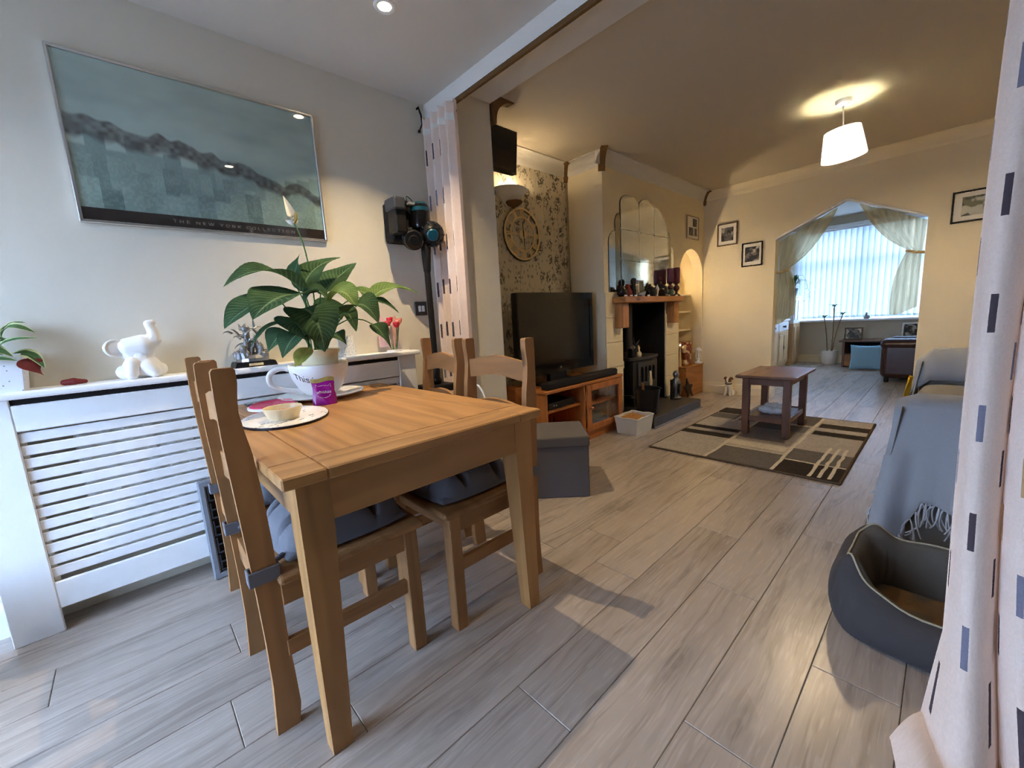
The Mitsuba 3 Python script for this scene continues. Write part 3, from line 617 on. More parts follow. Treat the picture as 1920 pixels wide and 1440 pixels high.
# ---- on the shelf of the radiator cover
ZS = .945
t = thing('ceramic_elephant', 'glossy white ceramic elephant with raised trunk on the radiator shelf', 'ornament')
ex = -2.335
B = lambda y, z, r, x=ex: ((x, y, z), r)
def bone(a, b): return (a[0], a[1], b[0], b[1])
eb = [bone(B(.03, .99, .05), B(.058, .99, .05)), bone(B(.045, 1.0, .05), B(.045, 1.035, .042)), bone(B(-.012, .975, .03), B(.096, .975, .03)), bone(B(.01, 1.078, .036, ex+.008), B(.06, 1.082, .044, ex+.012)),
      bone(B(.07, 1.09, .034, ex+.015), B(.096, 1.10, .024, ex+.02)), bone(B(.096, 1.10, .026, ex+.02), B(.098, 1.135, .02, ex+.02)), bone(B(.098, 1.135, .02, ex+.02), B(.086, 1.168, .015, ex+.02)), bone(B(.086, 1.168, .015, ex+.02), B(.10, 1.174, .013, ex+.02)),
      bone(B(.006, .965, .022, ex+.045), B(.014, 1.01, .026, ex+.035)), bone(B(.078, .970, .026, ex+.04), B(.06, .995, .034, ex+.025)), bone(B(.012, 1.05, .03, ex+.005), B(.06, 1.05, .034, ex+.005))]
em = blob(eb, .008, 5); em = (np.array(em[0]), em[1]); em[0][:, 2] = np.maximum(em[0][:, 2], ZS+.0005)
add(t+'__body', em, 'ceramic_white', True)
add(t+'__ear', xf(merge(ball((0, 0, 0), (.012, .038, .036), 3), lathe([(.022, .008), (.033, .013), (.037, .006), (.03, .0)], 28, (0, 0, 0), align((1, 0, 0)))), RZ(.3), (ex+.018, -.028, 1.075)), 'ceramic_white', True)
t = thing('seed_pod', 'small dark brown curled seed pod lying on the radiator shelf', 'ornament')
add(t, blob([((-2.33, -.188, ZS+.012), .011, (-2.325, -.16, ZS+.014), .013), ((-2.325, -.16, ZS+.014), .012, (-2.33, -.132, ZS+.01), .008), ((-2.34, -.185, ZS+.008), .007, (-2.33, -.165, ZS+.02), .007)], .004, 4), 'red_dark', True)
t = thing('square_planter', 'square white speckled planter at the left end of the radiator shelf', 'planter')
P4 = []
for z, h in ((ZS, .062), (ZS+.135, .075)):
    P4 += [(-2.34+a*h, -.347+b*h, z) for a, b in ((-1, -1), (1, -1), (1, 1), (-1, 1))]
P4 = np.array(P4); inner = P4*[1, 1, 1]; inner[:, :2] = (P4[:, :2]-[-2.34, -.347])*.88+[-2.34, -.347]; inner[:4, 2] += .09; inner[4:, 2] += .01
add(t+'__pot', m3.Manifold.hull_points(P4)-m3.Manifold.hull_points(inner), 'speckle')
add(t+'__soil', cbox(-2.403, -2.277, -.41, -.284, ZS+.1, ZS+.118, .002), 'soil')
pp = thing('variegated_plant', 'cream-edged green leafy plant in the square white planter', 'plant')
pc3 = np.array([-2.34, -.347, ZS+.118])
def XPT(y, z, x): return np.array([x, y, z])
VL = [((-.31, 1.14), (-.28, 1.175), (-.225, 1.15), -2.29, .06), ((-.33, 1.09), (-.29, 1.125), (-.218, 1.13), -2.27, .05), ((-.36, 1.08), (-.33, 1.10), (-.285, 1.07), -2.25, .06), ((-.31, 1.065), (-.255, 1.075), (-.222, 1.02), -2.28, .055),
      ((-.36, 1.06), (-.32, 1.065), (-.278, 1.055), -2.25, .04), ((-.40, 1.12), (-.36, 1.16), (-.31, 1.16), -2.3, .06), ((-.40, 1.08), (-.44, 1.12), (-.49, 1.10), -2.3, .06), ((-.37, 1.15), (-.37, 1.19), (-.33, 1.21), -2.33, .05), ((-.36, 1.1), (-.4, 1.17), (-.44, 1.19), -2.32, .06), ((-.32, 1.13), (-.30, 1.18), (-.25, 1.19), -2.36, .055)]
for a, m, b, x, w in VL:
    leafpart(pp+'__leaf', XPT(*a, x-.02), XPT(*m, x), XPT(*b, x+.02), w, 'leaf_variegated', fold=.15)
    add(pp+'__stem', tube(through(pc3+rng.normal(0, .012, 3)*[1, 1, 0], (pc3+XPT(*a, x-.02))/2+[0, 0, .02], XPT(*a, x-.02), 6), .0025, 5), 'leaf_stem', True)
leafpart(pp+'__leaf', (-2.27, -.262, 1.06), (-2.255, -.248, 1.03), (-2.262, -.228, .995), .06, 'red_dark', fold=.1)
t = thing('pewter_sculpture', 'intricate pewter castle sculpture on a dark plinth behind the table', 'ornament')
add(t+'__plinth', prism([(.362, ZS), (.542, ZS), (.535, ZS+.022), (.528, ZS+.026), (.376, ZS+.026), (.369, ZS+.022)], 'x', -2.40, -2.28), 'black_plastic')
add(t+'__plaque', cbox(-2.28, -2.2785, .42, .48, ZS+.006, ZS+.018, .0005), 'brass')
r2 = np.random.default_rng(4); pieces = [lathe([(0, 0), (.07, 0), (.068, .015), (.05, .03), (0, .035)], 14, (-2.34, .45, ZS+.026))]
for i in range(46):
    a, q = r2.random()*6.28, r2.random()**.6*.07; h = .03+.1*r2.random()*(1-q/.09); w = .006+.010*r2.random()
    x, y = -2.34+.7*q*math.cos(a), .45+q*math.sin(a)
    pieces.append(xf(lathe([(0, 0), (w, 0), (w*.8, h*.6), (w*1.1, h*.62), (w*.9, h*.75), (0, h)], 7), RX(r2.normal(0, .15))@RY(r2.normal(0, .15)), (x, y, ZS+.04)))
for i in range(26):
    a = r2.random()*6.28; q = .02+.05*r2.random(); z = ZS+.06+.13*r2.random(); p0 = np.array([-2.34+.6*q*math.cos(a), .44+q*math.sin(a)*.9, z]); d_ = r2.normal(0, 1, 3)*[.6, 1, 1]; d_ /= np.linalg.norm(d_)
    pieces.append(tube(through(p0, p0+d_*.022+[0, 0, .01], p0+d_*.045, 7), [.006, .006, .005, .004, .003, .002, .001], 5))
pieces.append(lathe([(0, 0), (.016, 0), (.014, .12), (.018, .125), (.018, .14), (0, .16)], 10, (-2.35, .44, ZS+.05)))
add(t+'__castle', merge(*pieces), 'pewter')
t = thing('glass_vase', 'small clear glass vase of pink roses at the right end of the radiator shelf', 'vase')
vc = (-2.335, 1.205)
add(t+'__glass', lathe([(0, ZS+.001), (.048, ZS+.001), (.055, ZS+.05), (.07, ZS+.135)], 28, (*vc, 0)), 'glass', True)
add(t+'__base', lathe([(0, ZS), (.047, ZS), (.049, ZS+.01), (0, ZS+.012)], 28, (*vc, 0)), 'white_gloss', 30)
for i, (dy, dz, dx, m_) in enumerate(((-.045, 1.115, .03, 'rose_pink'), (-.015, 1.135, .0, 'rose_red'), (.02, 1.12, .035, 'rose_pale'), (.05, 1.125, -.01, 'rose_pink'), (.0, 1.105, .05, 'rose_red'))):
    f_ = thing('rose', ['deep pink rose leftmost in the glass vase', 'red rose at the back of the glass vase', 'pale cream-pink rose in the middle of the glass vase', 'pink rose at the right side of the glass vase', 'red rose at the front of the glass vase'][i], 'flower')
    c_ = np.array([vc[0]+dx, vc[1]+dy, dz])
    pet = [lathe([(0, -.018), (.012, -.012), (.019, .0), (.015, .016), (.012, .017), (.014, .0), (0, -.008)], 12, c_)]
    for k in range(7):
        a = k*2.4; pet.append(xf(ball((0, 0, 0), (.011, .005, .014), 1), RZ(a)@RX(-.35), c_+[.013*math.cos(a+1.57), .013*math.sin(a+1.57), .001+.003*(k % 3)]))
    add(f_+'__bloom', merge(*pet), m_, True)
    add(f_+'__stem', tube([c_-[0, 0, .016], np.array([vc[0]+dx*.3, vc[1]+dy*.35, ZS+.014])], .002, 5), 'leaf_stem', True)
add(t+'__gift_wrap', grid(np.array([[(vc[0]-.045+.02*math.sin(3*s), vc[1]-.075+.13*s, ZS+.03+q*(.15+.04*math.sin(9*s))) for q in np.linspace(0, 1, 5)] for s in np.linspace(0, 1, 12)]))[0], 'wrap_pink', True)
t = thing('greeting_card', 'white dotted card standing on the shelf behind the peace lily', 'card')
add(t+'__front', xf(cbox(-.001, .001, -.045, .045, 0, .115, .0003), RY(-.16), (-2.33, .915, ZS)), 'card_dots'); add(t+'__back', xf(cbox(-.001, .001, -.045, .045, 0, .115, .0003), RY(.16), (-2.368, .915, ZS)), 'card')

# ---- folding crate behind the chairs
t = thing('folding_crate', 'grey folded plastic crate leaning on the radiator cover behind the chairs', 'crate')
R_ = RY(-.085)
def crate(m): return xf(m, R_, (-2.208, .143, .004))
add(t+'__rim', crate(merge(cbox(-.03, 0, 0, .36, 0, .025, .004), cbox(-.03, 0, 0, .36, .43, .46, .006), cbox(-.03, 0, 0, .028, 0, .46, .006), cbox(-.03, 0, .332, .36, 0, .46, .006))), 'grey_plastic')
for i in range(5):
    for j in range(4):
        a, b = .03+.076*j, .03+.082*i
        add(t+'__lattice', crate(merge(cbox(-.016, -.006, a, a+.07, b, b+.008, .001), cbox(-.016, -.006, a, a+.008, b, b+.076, .001), cbox(-.016, -.006, a+.035, a+.041, b, b+.076, .001), cbox(-.016, -.006, a, a+.07, b+.038, b+.046, .001))), 'dark_grey_plastic')
add(t+'__back_panel', crate(cbox(-.024, -.018, .02, .34, .02, .44, .001)), 'black_plastic')

# ---- vacuum cleaner
t = thing('vacuum_cleaner', 'black and teal cordless stick vacuum hung on the wall beside the left curtain', 'vacuum cleaner')
def addv(part, m, *a, **k): add(t+'__'+part, xf(m, None, (.055, -.042, 0)), *a, **k)
addv('wall_dock', cbox(XW-.054, -2.37, 1.30, 1.46, 1.60, 1.83, .01), 'black_matt')
addv('battery', rbox(-2.37, -2.27, 1.275, 1.345, 1.63, 1.82, .012, 10), 'black_plastic', 30)
addv('battery_cap', rbox(-2.375, -2.25, 1.262, 1.335, 1.755, 1.825, .012, 10), 'dark_grey_plastic', 30)
addv('handle', tube([(-2.33, 1.33, 1.80), (-2.33, 1.37, 1.818), (-2.32, 1.43, 1.80), (-2.31, 1.46, 1.75)], .015, 10), 'black_plastic', True)
addv('release_tab', rbox(-2.31, -2.28, 1.372, 1.425, 1.795, 1.812, .004, 8), 'grey_plastic', 30)
addv('wire', tube(CubicSpline([0, 1, 2, 3], [(-2.33, 1.395, 1.815), (-2.34, 1.40, 1.858), (-2.36, 1.45, 1.835), (-2.40, 1.49, 1.80)])(np.linspace(0, 3, 16)), .0025, 6), 'black_plastic', True)
addv('motor', lathe([(0, -.075), (.05, -.075), (.056, -.06), (.056, .05), (.048, .062), (0, .062)], 28, (-2.30, 1.455, 1.745)), 'black_gloss', 30)
addv('motor_band', lathe([(.0565, .02), (.058, .022), (.058, .042), (.0565, .044)], 28, (-2.30, 1.455, 1.745)), 'teal', 30)
addv('motor_cap', lathe([(0, .062), (.047, .062), (.04, .074), (0, .077)], 28, (-2.30, 1.455, 1.745)), 'teal', 30)
d_ = np.array([.82, -.42, -.28]); Rv = align(d_)
addv('dust_bin', lathe([(0, -.06), (.05, -.06), (.058, -.05), (.058, .04), (.05, .05), (.03, .052), (.026, .058), (0, .058)], 32, (-2.305, 1.395, 1.605), Rv), 'smoke_plastic', 30)
addv('bin_ring', lathe([(.05, -.065), (.064, -.062), (.066, -.045), (.054, -.04)], 32, (-2.305, 1.395, 1.605), Rv), 'black_plastic', 30)
addv('cyclone', lathe([(0, -.05), (.06, -.05), (.072, -.04), (.075, .03), (.058, .06), (.042, .075), (0, .075)], 32, (-2.285, 1.512, 1.645), Rv), 'black_plastic', 30)
for k in range(10):
    a = k*.628; q = Rv@np.array([.069*math.cos(a), .069*math.sin(a), .03])+[-2.285, 1.512, 1.645]
    addv('rib', xf(cbox(-.006, .006, -.004, .004, -.03, .035, .002), Rv@RZ(a), q), 'dark_grey_plastic')
addv('filter_cap', lathe([(0, .076), (.032, .076), (.036, .07), (.036, .082), (.028, .088), (0, .088)], 28, (-2.285, 1.512, 1.645), Rv), 'teal', 30)
addv('neck', tube([(-2.295, 1.475, 1.62), (-2.297, 1.47, 1.52), (-2.30, 1.47, 1.42)], [.034, .028, .022], 14), 'black_matt', True)
addv('tube', tube([(-2.30, 1.47, 1.43), (-2.30, 1.472, .80)], .019, 14), 'black_matt', True)
addv('elbow', merge(tube([(-2.30, 1.472, .82), (-2.30, 1.472, .74)], .024, 12), tube([(-2.30, 1.45, .735), (-2.30, 1.495, .735)], .02, 12)), 'black_plastic', True)
addv('floor_head', rbox(-2.40, -2.24, 1.37, 1.575, .665, .715, .014, 10), 'black_plastic', 30)

# ---- curtains
def curtaincloth(colors):
    b = mi.Color3f(*srgb(240, 225, 216))
    def fn(p, n, uv):
        k = dr.floor(uv.x/.075); fx = uv.x/.075-k; off = cell_rand(k, 2)
        zz = uv.y/.27+.5*(k-2*dr.floor(k/2))+.12*off; r = dr.floor(zz); fz = zz-r
        on = dr.select((dr.abs(fx-.5) < .085) & (dr.abs(fz-.5) < .17), 1.0, 0.0)
        h = cell_rand(k, r, 7)
        col = dr.select(h < .62, mi.Color3f(*srgb(84, 76, 84)), dr.select(h < .82, mi.Color3f(*srgb(192, 162, 122)), mi.Color3f(*srgb(128, 130, 150))))
        return mix(b, col, on)*(.96+.08*noise(uv.x*300, uv.y*300))
    return fn
scene['curtain_cloth'] = {'type': 'principledthin', 'base_color': proc(curtaincloth(0)), 'roughness': .9, 'spec_trans': 0.0, 'diff_trans': .35, 'eta': 1.3}
def arcuv(P):
    s = np.concatenate([[0], np.cumsum(np.linalg.norm(np.diff(P[:, P.shape[1]//2, :], axis=0), axis=1))]); uv = np.stack([np.repeat(s[:, None], P.shape[1], 1), P[:, :, 2]], -1); return uv.reshape(-1, 2)
t = thing('curtain', 'pale dashed curtain gathered at the left of the wide opening', 'curtain')
n, k = 90, 30; P = np.zeros((n, k, 3)); s = np.linspace(0, 1, n)
for j, z in enumerate(np.linspace(.03, 2.30, k)):
    g = z/2.3
    P[:, j, 0] = -2.40+.365*s-.03*(1-g)*s+.004*np.sin(7*s+4*g); P[:, j, 1] = 1.583+(.030+.004*(1-g))*np.sin(s*2*np.pi*4.6+.5*np.sin(2.2*g+s*3))-.01*s; P[:, j, 2] = z
add(t+'__cloth', grid(P)[0], 'curtain_cloth', True, arcuv(P))
H = P[:, -3:].copy(); H[:, :, 1] -= .0025; H[:, :, 2] = np.linspace(2.262, 2.30, 3)
add(t+'__hem_tape', grid(H)[0], 'white_matt', True)
G = P[::1, -3:].copy(); G[:, :, 2] = np.linspace(2.30, 2.362, 3)
add(t+'__heading', grid(G)[0], 'curtain_cloth', True, arcuv(G))
t = thing('curtain_hook', 'dark metal hook at the corner of ceiling and left curtain', 'hook')
add(t+'__bracket', tube([(-2.415, 1.56, 2.44), (-2.395, 1.56, 2.445), (-2.392, 1.575, 2.40), (-2.392, 1.58, 2.345)], .006, 8), 'black_plastic', True)
add(t+'__catch', merge(tube([(-2.392, 1.58, 2.355), (-2.40, 1.56, 2.31)], .004, 6), ball((-2.40, 1.558, 2.305), .010, 2)), 'black_plastic', True)
t = thing('curtain_track', 'brown curtain track running along the bottom edge of the ceiling beam', 'curtain track')
add(t, cbox(-2.09, .62, 1.600, 1.625, 2.358, 2.383, .004), 'brown_paint')
t = thing('curtain', 'pale dashed curtain at the right edge puddling on the floor beside the dog bed', 'curtain')
n, k = 130, 46; P = np.zeros((n, k, 3)); s = np.linspace(0, 1, n)
zz = np.concatenate([np.linspace(2.35, .22, 34), np.linspace(.2, .012, 12)])
for j, z in enumerate(zz):
    f_ = np.clip((.95-z)/.95, 0, 1)**2; low = np.clip((.2-z)/.2, 0, 1); g = z/2.35
    wav = np.sin(s*2*np.pi*7.4+1.2+.35*np.sin(3*g+5*s)); x = .045+.60*s+.022*np.cos(s*2*np.pi*7.4+1.2)*(.6+.4*g)+.03*f_*np.sin(6*s)-.012*np.sin(np.pi*g)
    y = 1.57+.05*(1+.4*f_)*wav-.21*f_-.06*low*(1+np.sin(9*s))
    P[:, j] = np.stack([x-.03*low*np.exp(-(s/.06)**2), y-.03*low*np.sin(23*s), np.full(n, z)+.012*low*(1+np.sin(31*s))], 1)
add(t+'__cloth', grid(P)[0], 'curtain_cloth', True, arcuv(P[:, ::1]))
Q = np.zeros((n, 8, 3))
for j, q in enumerate(np.linspace(0, 1, 8)):
    Q[:, j] = P[:, -1]*[1, 1, 0]+np.stack([-.05*q*np.ones(n)*np.exp(-s*3), -.17*q*(.6+.4*np.sin(7*s+.4)), .012+.03*np.sin(np.pi*q)*(1+np.sin(19*s))*.5+.012*(1+np.sin(31*s))*(1-q)], 1)
add(t+'__hem', grid(Q)[0], 'curtain_cloth', True, arcuv(Q))
# ================================================================ living room things
# ---- fireplace
t = thing('fire_surround', 'cream panelled fireplace surround either side of the stove', 'fireplace surround')
zs = (.11, .34, .58, .82, 1.06, 1.30)
for a, b in ((3.312, 3.598), (4.502, 4.79)):
    for c, e in zip(zs[:-1], zs[1:]):
        if e > 1.2 and a > 4: continue
        add(t+'__panel', cbox(XCH+.0005, XCH+.012, a, b, c+.002, e-.002, .003), 'paint_living')
add(t+'__foot', cbox(XCH, XCH+.02, 4.505, 4.66, .105, .125, .004), 'white_matt')
add(t+'__return', cbox(XCH+.001, XCH+.012, 3.5985, 3.614, .55, .62, .003), 'paint_living')
t = thing('hearth', 'raised black slate hearth in front of the stove', 'hearth')
add(t+'__slab', cbox(XP+.04, -1.85, 3.622, 4.478, .001, .105, .004), 'slate')
add(t+'__slab', cbox(XCH+.001, -1.85, 3.52, 4.575, .0, .105, .006), 'slate')
add(t+'__floor_trim', cbox(-1.85, -1.836, 3.52, 4.59, 0, .014, .003), 'grey_plastic')
t = thing('mantel_shelf', 'thick oak mantel shelf on two corbels above the stove', 'mantel')
add(t+'__beam', cbox(XCH+.001, -2.075, 3.42, 4.655, 1.19, 1.248, .006), 'oak', long=1)
for a in (3.455, 4.515): add(t+'__corbel', cbox(XCH+.0125, -2.13, a, a+.115, .955, 1.19, .005), 'oak', long=2)
t = thing('wood_stove', 'black cast iron wood burning stove with arched glass door', 'stove')
sx, s0, s1 = -2.22, 3.78, 4.32; sc = .5*(s0+s1)
add(t+'__body', cbox(-2.55, sx, s0+.02, s1-.02, .235, .60, .012), 'dark_iron')
top = [(s0-.015, -2.56), (s1+.015, -2.56), (s1+.015, sx-.02)]+[(sc+(s1-s0+.03)/2*math.cos(a), sx-.02+.055*math.sin(a)) for a in np.linspace(0, np.pi, 14)]+[(s0-.015, sx-.02)]
add(t+'__top_plate', prism([(b, a) for a, b in top], 'z', .60, .628), 'dark_iron')
add(t+'__base_plate', prism([(b, a) for a, b in top], 'z', .205, .235), 'dark_iron')
dp = Polygon([(sc-.2, .26), (sc+.2, .26), (sc+.2, .575), (sc-.2, .575)])
holes = []
for k in range(4):
    a = sc-.16+.08*k; holes.append([(a+.008, .36), (a+.072, .36), (a+.072, .47), *[(a+.04+.032*math.cos(q), .47+.055*math.sin(q)) for q in np.linspace(0, np.pi, 9)][1:], (a+.008, .36)])
add(t+'__door', prism(Polygon(dp.exterior.coords, holes), 'x', sx, sx+.022), 'dark_iron')
add(t+'__door__window', cbox(sx+.001, sx+.006, sc-.17, sc+.17, .34, .54, .001), 'black_gloss')
add(t+'__door__handle', merge(tube([(sx+.02, sc-.17, .33), (sx+.05, sc-.17, .33)], .008, 8), tube([(sx+.05, sc-.17, .34), (sx+.055, sc-.165, .28)], .009, 8)), 'chrome', True)
add(t+'__door__knob', ball((sx+.03, sc+.02, .295), .012), 'chrome', True)
for y in (s0+.05, s1-.05):
    for x in (-2.5, sx-.03): add(t+'__leg', tube([(x, y, .21), (x+.01, y, .15), (x+.02, y, .106)], [.018, .014, .018], 8), 'dark_iron', True)
add(t+'__flue_pipe', tube([(-2.43, sc-.02, .62), (-2.43, sc-.02, 1.19)], .055, 20), 'dark_steel', True)
add(t+'__flue_collar', lathe([(.056, .0), (.075, .005), (.07, .04), (.056, .045)], 20, (-2.43, sc-.02, .628)), 'dark_iron', 30)
t = thing('stove_fan', 'small dark fan standing on the stove top', 'fan')
add(t+'__base', cbox(-2.31, -2.25, 3.83, 3.90, .629, .72, .006), 'black_matt')
for k in range(4):
    a = k*1.571+.4; add(t+'__blade', xf(cbox(-.002, .002, -.022, .022, .015, .085, .001), RX(a)@RZ(.5), (-2.24, 3.865, .76)), 'dark_steel')
add(t+'__hub', ball((-2.24, 3.865, .76), .016), 'black_plastic', True)
t = thing('stove_ornament', 'small cream and black ornament on the stove top beside the fan', 'ornament')
add(t, lathe([(0, 0), (.03, 0), (.034, .03), (.012, .07), (.02, .09), (.006, .12), (0, .125)], 16, (-2.27, 3.98, .629)), 'ceramic_cream', True)
t = thing('wall_tool', 'thin steel tool hanging inside the fire opening above the stove', 'tool')
add(t, tube([(XP+.05, 4.20, .98), (XP+.05, 4.36, .99), (XP+.05, 4.37, .90), (XP+.05, 4.42, .72)], .006, 6), 'dark_steel', True)
t = thing('coal_bucket', 'black coal bucket standing on the left of the hearth', 'bucket')
bc = (-1.99, 3.655, .105)
add(t+'__bucket', lathe([(0, 0), (.085, 0), (.10, .02), (.118, .25), (.124, .255), (.116, .255), (.095, .02), (0, .015)], 28, bc), 'black_plastic', 30)
add(t+'__handle', tube([(bc[0]+.12*math.cos(a), bc[1]+.05, bc[2]+.25+.02*math.sin(a)) for a in np.linspace(0, np.pi, 14)], .005, 6), 'dark_steel', True)
t = thing('kindling_stick', 'pale wooden stick leaning out of the coal bucket', 'stick')
add(t, tube([(-2.01, 3.66, .16), (-1.985, 3.55, .42)], .012, 8), 'oak', True)
t = thing('poker', 'poker with brass handle standing in front of the stove', 'fire tool')
add(t+'__rod', tube([(-2.02, 3.84, .107), (-2.06, 3.85, .36)], .006, 8), 'black_matt', True)
add(t+'__handle', tube([(-2.055, 3.849, .34), (-2.06, 3.852, .40), (-2.064, 3.852, .50)], [.011, .016, .010], 10), 'brass', True)
t = thing('companion_set', 'dark armoured knight figure standing on the right of the hearth', 'ornament')
kc = (-2.08, 4.46, .105)
add(t+'__figure', lathe([(0, 0), (.055, 0), (.055, .02), (.03, .03), (.04, .10), (.05, .16), (.042, .22), (.02, .235), (.03, .25), (.036, .28), (.024, .31), (0, .325)], 20, kc), 'pewter', True)
add(t+'__shield', xf(cbox(-.006, .006, -.04, .04, .05, .18, .004), RZ(.3), (kc[0]+.055, kc[1]-.015, kc[2])), 'dark_steel')
add(t+'__stand', tube([(kc[0]-.02, kc[1]-.06, kc[2]), (kc[0]-.02, kc[1]-.06, kc[2]+.22)], .018, 10), 'black_matt', True)
t = thing('cast_star', 'flat black star propped against the wooden box beside the hearth', 'ornament')
star = [(.13*(1 if k % 2 == 0 else .45)*math.cos(math.pi/2+k*math.pi/5), .13*(1 if k % 2 == 0 else .45)*math.sin(math.pi/2+k*math.pi/5)) for k in range(10)]
add(t, xf(prism(star, 'x', -.006, .006), RY(-.2), (-2.165, 4.985, .125)), 'black_matt')
# ---- mirror and mantel ornaments
t = thing('wall_mirror', 'large frameless art deco mirror with scalloped stepped outline above the mantel', 'mirror')
mx = XCH+.004
def arcs(c, r, a0, a1, n=14): return [(c[0]+r*math.cos(a), c[1]+r*math.sin(a)) for a in np.linspace(a0, a1, n)]
mc = 4.03; PI = math.pi
def outline(y0, y1, zt, sd):
    w_ = y1-y0; h = .15 if sd == 0 else min(w_*1.1, .34)
    if sd == 0: # scallop halves at the top
        s_ = -1 if y0 < mc-.01 else 1
        return [(y0, zt-h*.55), *[(y0+w_*.5+w_*.5*math.cos(a), zt-h*.55+h*.62*math.sin(a)) for a in np.linspace(PI, 0, 15)], (y1, zt-h*.55)]
    a = np.linspace(PI, PI/2, 12) if sd < 0 else np.linspace(PI/2, 0, 12)
    cx_ = y1 if sd < 0 else y0
    return [(cx_+w_*math.cos(q), zt-h+h*math.sin(q)) for q in a]
cols = [(3.385, 3.495, 1.86, -1), (3.495, 3.585, 2.03, -1), (3.585, 3.92, 2.20, 0), (3.92, 4.225, 2.205, 0), (4.225, 4.54, 2.17, 1), (4.54, 4.615, 1.95, 1), (4.615, 4.685, 1.80, 1)]
def w_big(a, b): return b-a > .2
for y0_, y1_, zt, sd in cols:
    o = outline(y0_, y1_, zt, sd); body = Polygon([(y0_, 1.262), *o, (y1_, 1.262)]) if sd == 0 else Polygon([(y0_, 1.262)]+(o if sd < 0 else [(y0_, o[0][1])]+o)+[(y1_, 1.262)])
    big = w_big(y0_, y1_); cutz = (1.262, 1.60, 1.885, 2.4) if big else (1.262, 2.4)
    for a, b in zip(cutz[:-1], cutz[1:]):
        g = body.buffer(0).intersection(sbox(y0_+.002, a+.002, y1_-.002, b-.002))
        if g.is_empty: continue
        f_ = mx+(.006 if big else 0)
        add(t+'__tile', prism(g, 'x', f_, f_+.005), 'mirror_dark' if y0_ in (3.495, 4.54) else 'mirror_glass')
    add(t+'__backing', prism(body.buffer(.004), 'x', XCH+.001, mx+.006*big), 'dark_steel')
for y in (3.585, 3.92, 4.225, 4.54):
    for z in (1.60, 1.885): add(t+'__rosette', lathe([(0, 0), (.012, 0), (.006, .006), (0, .007)], 12, (mx+.011, y, z), align((1, 0, 0))), 'chrome', True)
ZM = 1.248
def orn(name, label, cat, *parts):
    t = thing(name, label, cat)
    for p_, m_, mt in parts: add(t+'__'+p_, m_, mt, True if mt not in GRAIN else False)
def fig(y, x, pr): return lathe(pr, 16, (x, y, ZM))
orn('jug', 'squat dark pottery jug at the left end of the mantel', 'ornament', ('body', fig(3.50, -2.16, [(0, 0), (.03, 0), (.05, .03), (.045, .07), (.03, .09), (.034, .10), (.026, .10), (0, .08)]), 'black_gloss'), ('handle', tube([(-2.16, 3.55, ZM+.08), (-2.16, 3.575, ZM+.06), (-2.16, 3.55, ZM+.03)], .006, 6), 'black_gloss'))
orn('bottle_ornament', 'dark red bottle ornament near the left end of the mantel', 'ornament', ('body', fig(3.615, -2.17, [(0, 0), (.045, 0), (.045, .05), (.02, .09), (.02, .12), (0, .12)]), 'red_dark'))
orn('bust', 'dark carved head figurine on the mantel', 'figurine', ('body', blob([((-2.15, 3.69, ZM+.03), .028, (-2.15, 3.69, ZM+.09), .024), ((-2.15, 3.69, ZM+.10), .016, (-2.15, 3.69, ZM+.15), .03)], .008, 4), 'black_matt'))
orn('car_ornament', 'low grey animal ornament at the front of the mantel', 'ornament', ('body', blob([((-2.12, 3.74, ZM+.02), .018, (-2.12, 3.82, ZM+.028), .022), ((-2.12, 3.82, ZM+.03), .02, (-2.12, 3.85, ZM+.045), .012)], .007, 4), 'pewter'))
t = thing('photo_frame', 'small cream photo frame standing on the mantel behind the grey ornament', 'picture frame')
add(t+'__frame', xf(merge(cbox(-.008, .008, -.05, -.035, 0, .13, .002), cbox(-.008, .008, .035, .05, 0, .13, .002), cbox(-.008, .008, -.05, .05, 0, .016, .002), cbox(-.008, .008, -.05, .05, .114, .13, .002)), RY(-.12), (-2.18, 3.80, ZM)), 'cream_gloss')
add(t+'__photo', xf(cbox(-.004, .002, -.04, .04, .012, .12, .001), RY(-.12), (-2.18, 3.80, ZM)), 'photo_mid')
t = thing('photo_frame', 'small green-tinted photo frame leaning against the mirror on the mantel', 'picture frame')
add(t+'__frame', xf(merge(cbox(-.006, .006, -.055, -.042, 0, .17, .002), cbox(-.006, .006, .042, .055, 0, .17, .002), cbox(-.006, .006, -.055, .055, 0, .014, .002), cbox(-.006, .006, -.055, .055, .156, .17, .002)), RY(-.1), (-2.195, 3.93, ZM)), 'silver_frame')
add(t+'__photo', xf(cbox(-.003, .002, -.045, .045, .012, .16, .001), RY(-.1), (-2.195, 3.93, ZM)), 'photo_green')
def teapot(y, lab, s=1.0):
    pr = [(0, 0), (.055*s, 0), (.08*s, .04*s), (.075*s, .085*s), (.045*s, .105*s), (.045*s, .112*s), (.03*s, .125*s), (.012*s, .13*s), (.018*s, .15*s), (0, .16*s)]
    orn('teapot', lab, 'teapot', ('body', lathe(pr, 24, (-2.14, y, ZM)), 'black_gloss'), ('spout', tube([(-2.14, y+.065*s, ZM+.05*s), (-2.14, y+.105*s, ZM+.075*s), (-2.14, y+.12*s, ZM+.11*s)], [.016, .012, .009], 8), 'black_gloss'),
        ('handle', tube([(-2.14, y-.07*s, ZM+.085*s), (-2.14, y-.115*s, ZM+.09*s), (-2.14, y-.11*s, ZM+.04*s), (-2.14, y-.075*s, ZM+.035*s)], .008, 8), 'black_gloss'))
teapot(3.995, 'dark decorated pot with ring lid left of the crystal drop', .8); teapot(4.215, 'larger dark decorated pot with knobbed lid right of the crystal drop')
t = thing('crystal_drop', 'bright diamond-shaped crystal standing at the middle of the mantel', 'ornament')
add(t, xf(lathe([(0, -.07), (.022, 0), (0, .055)], 6), None, (-2.105, 4.08, ZM+.0705)), 'crystal')
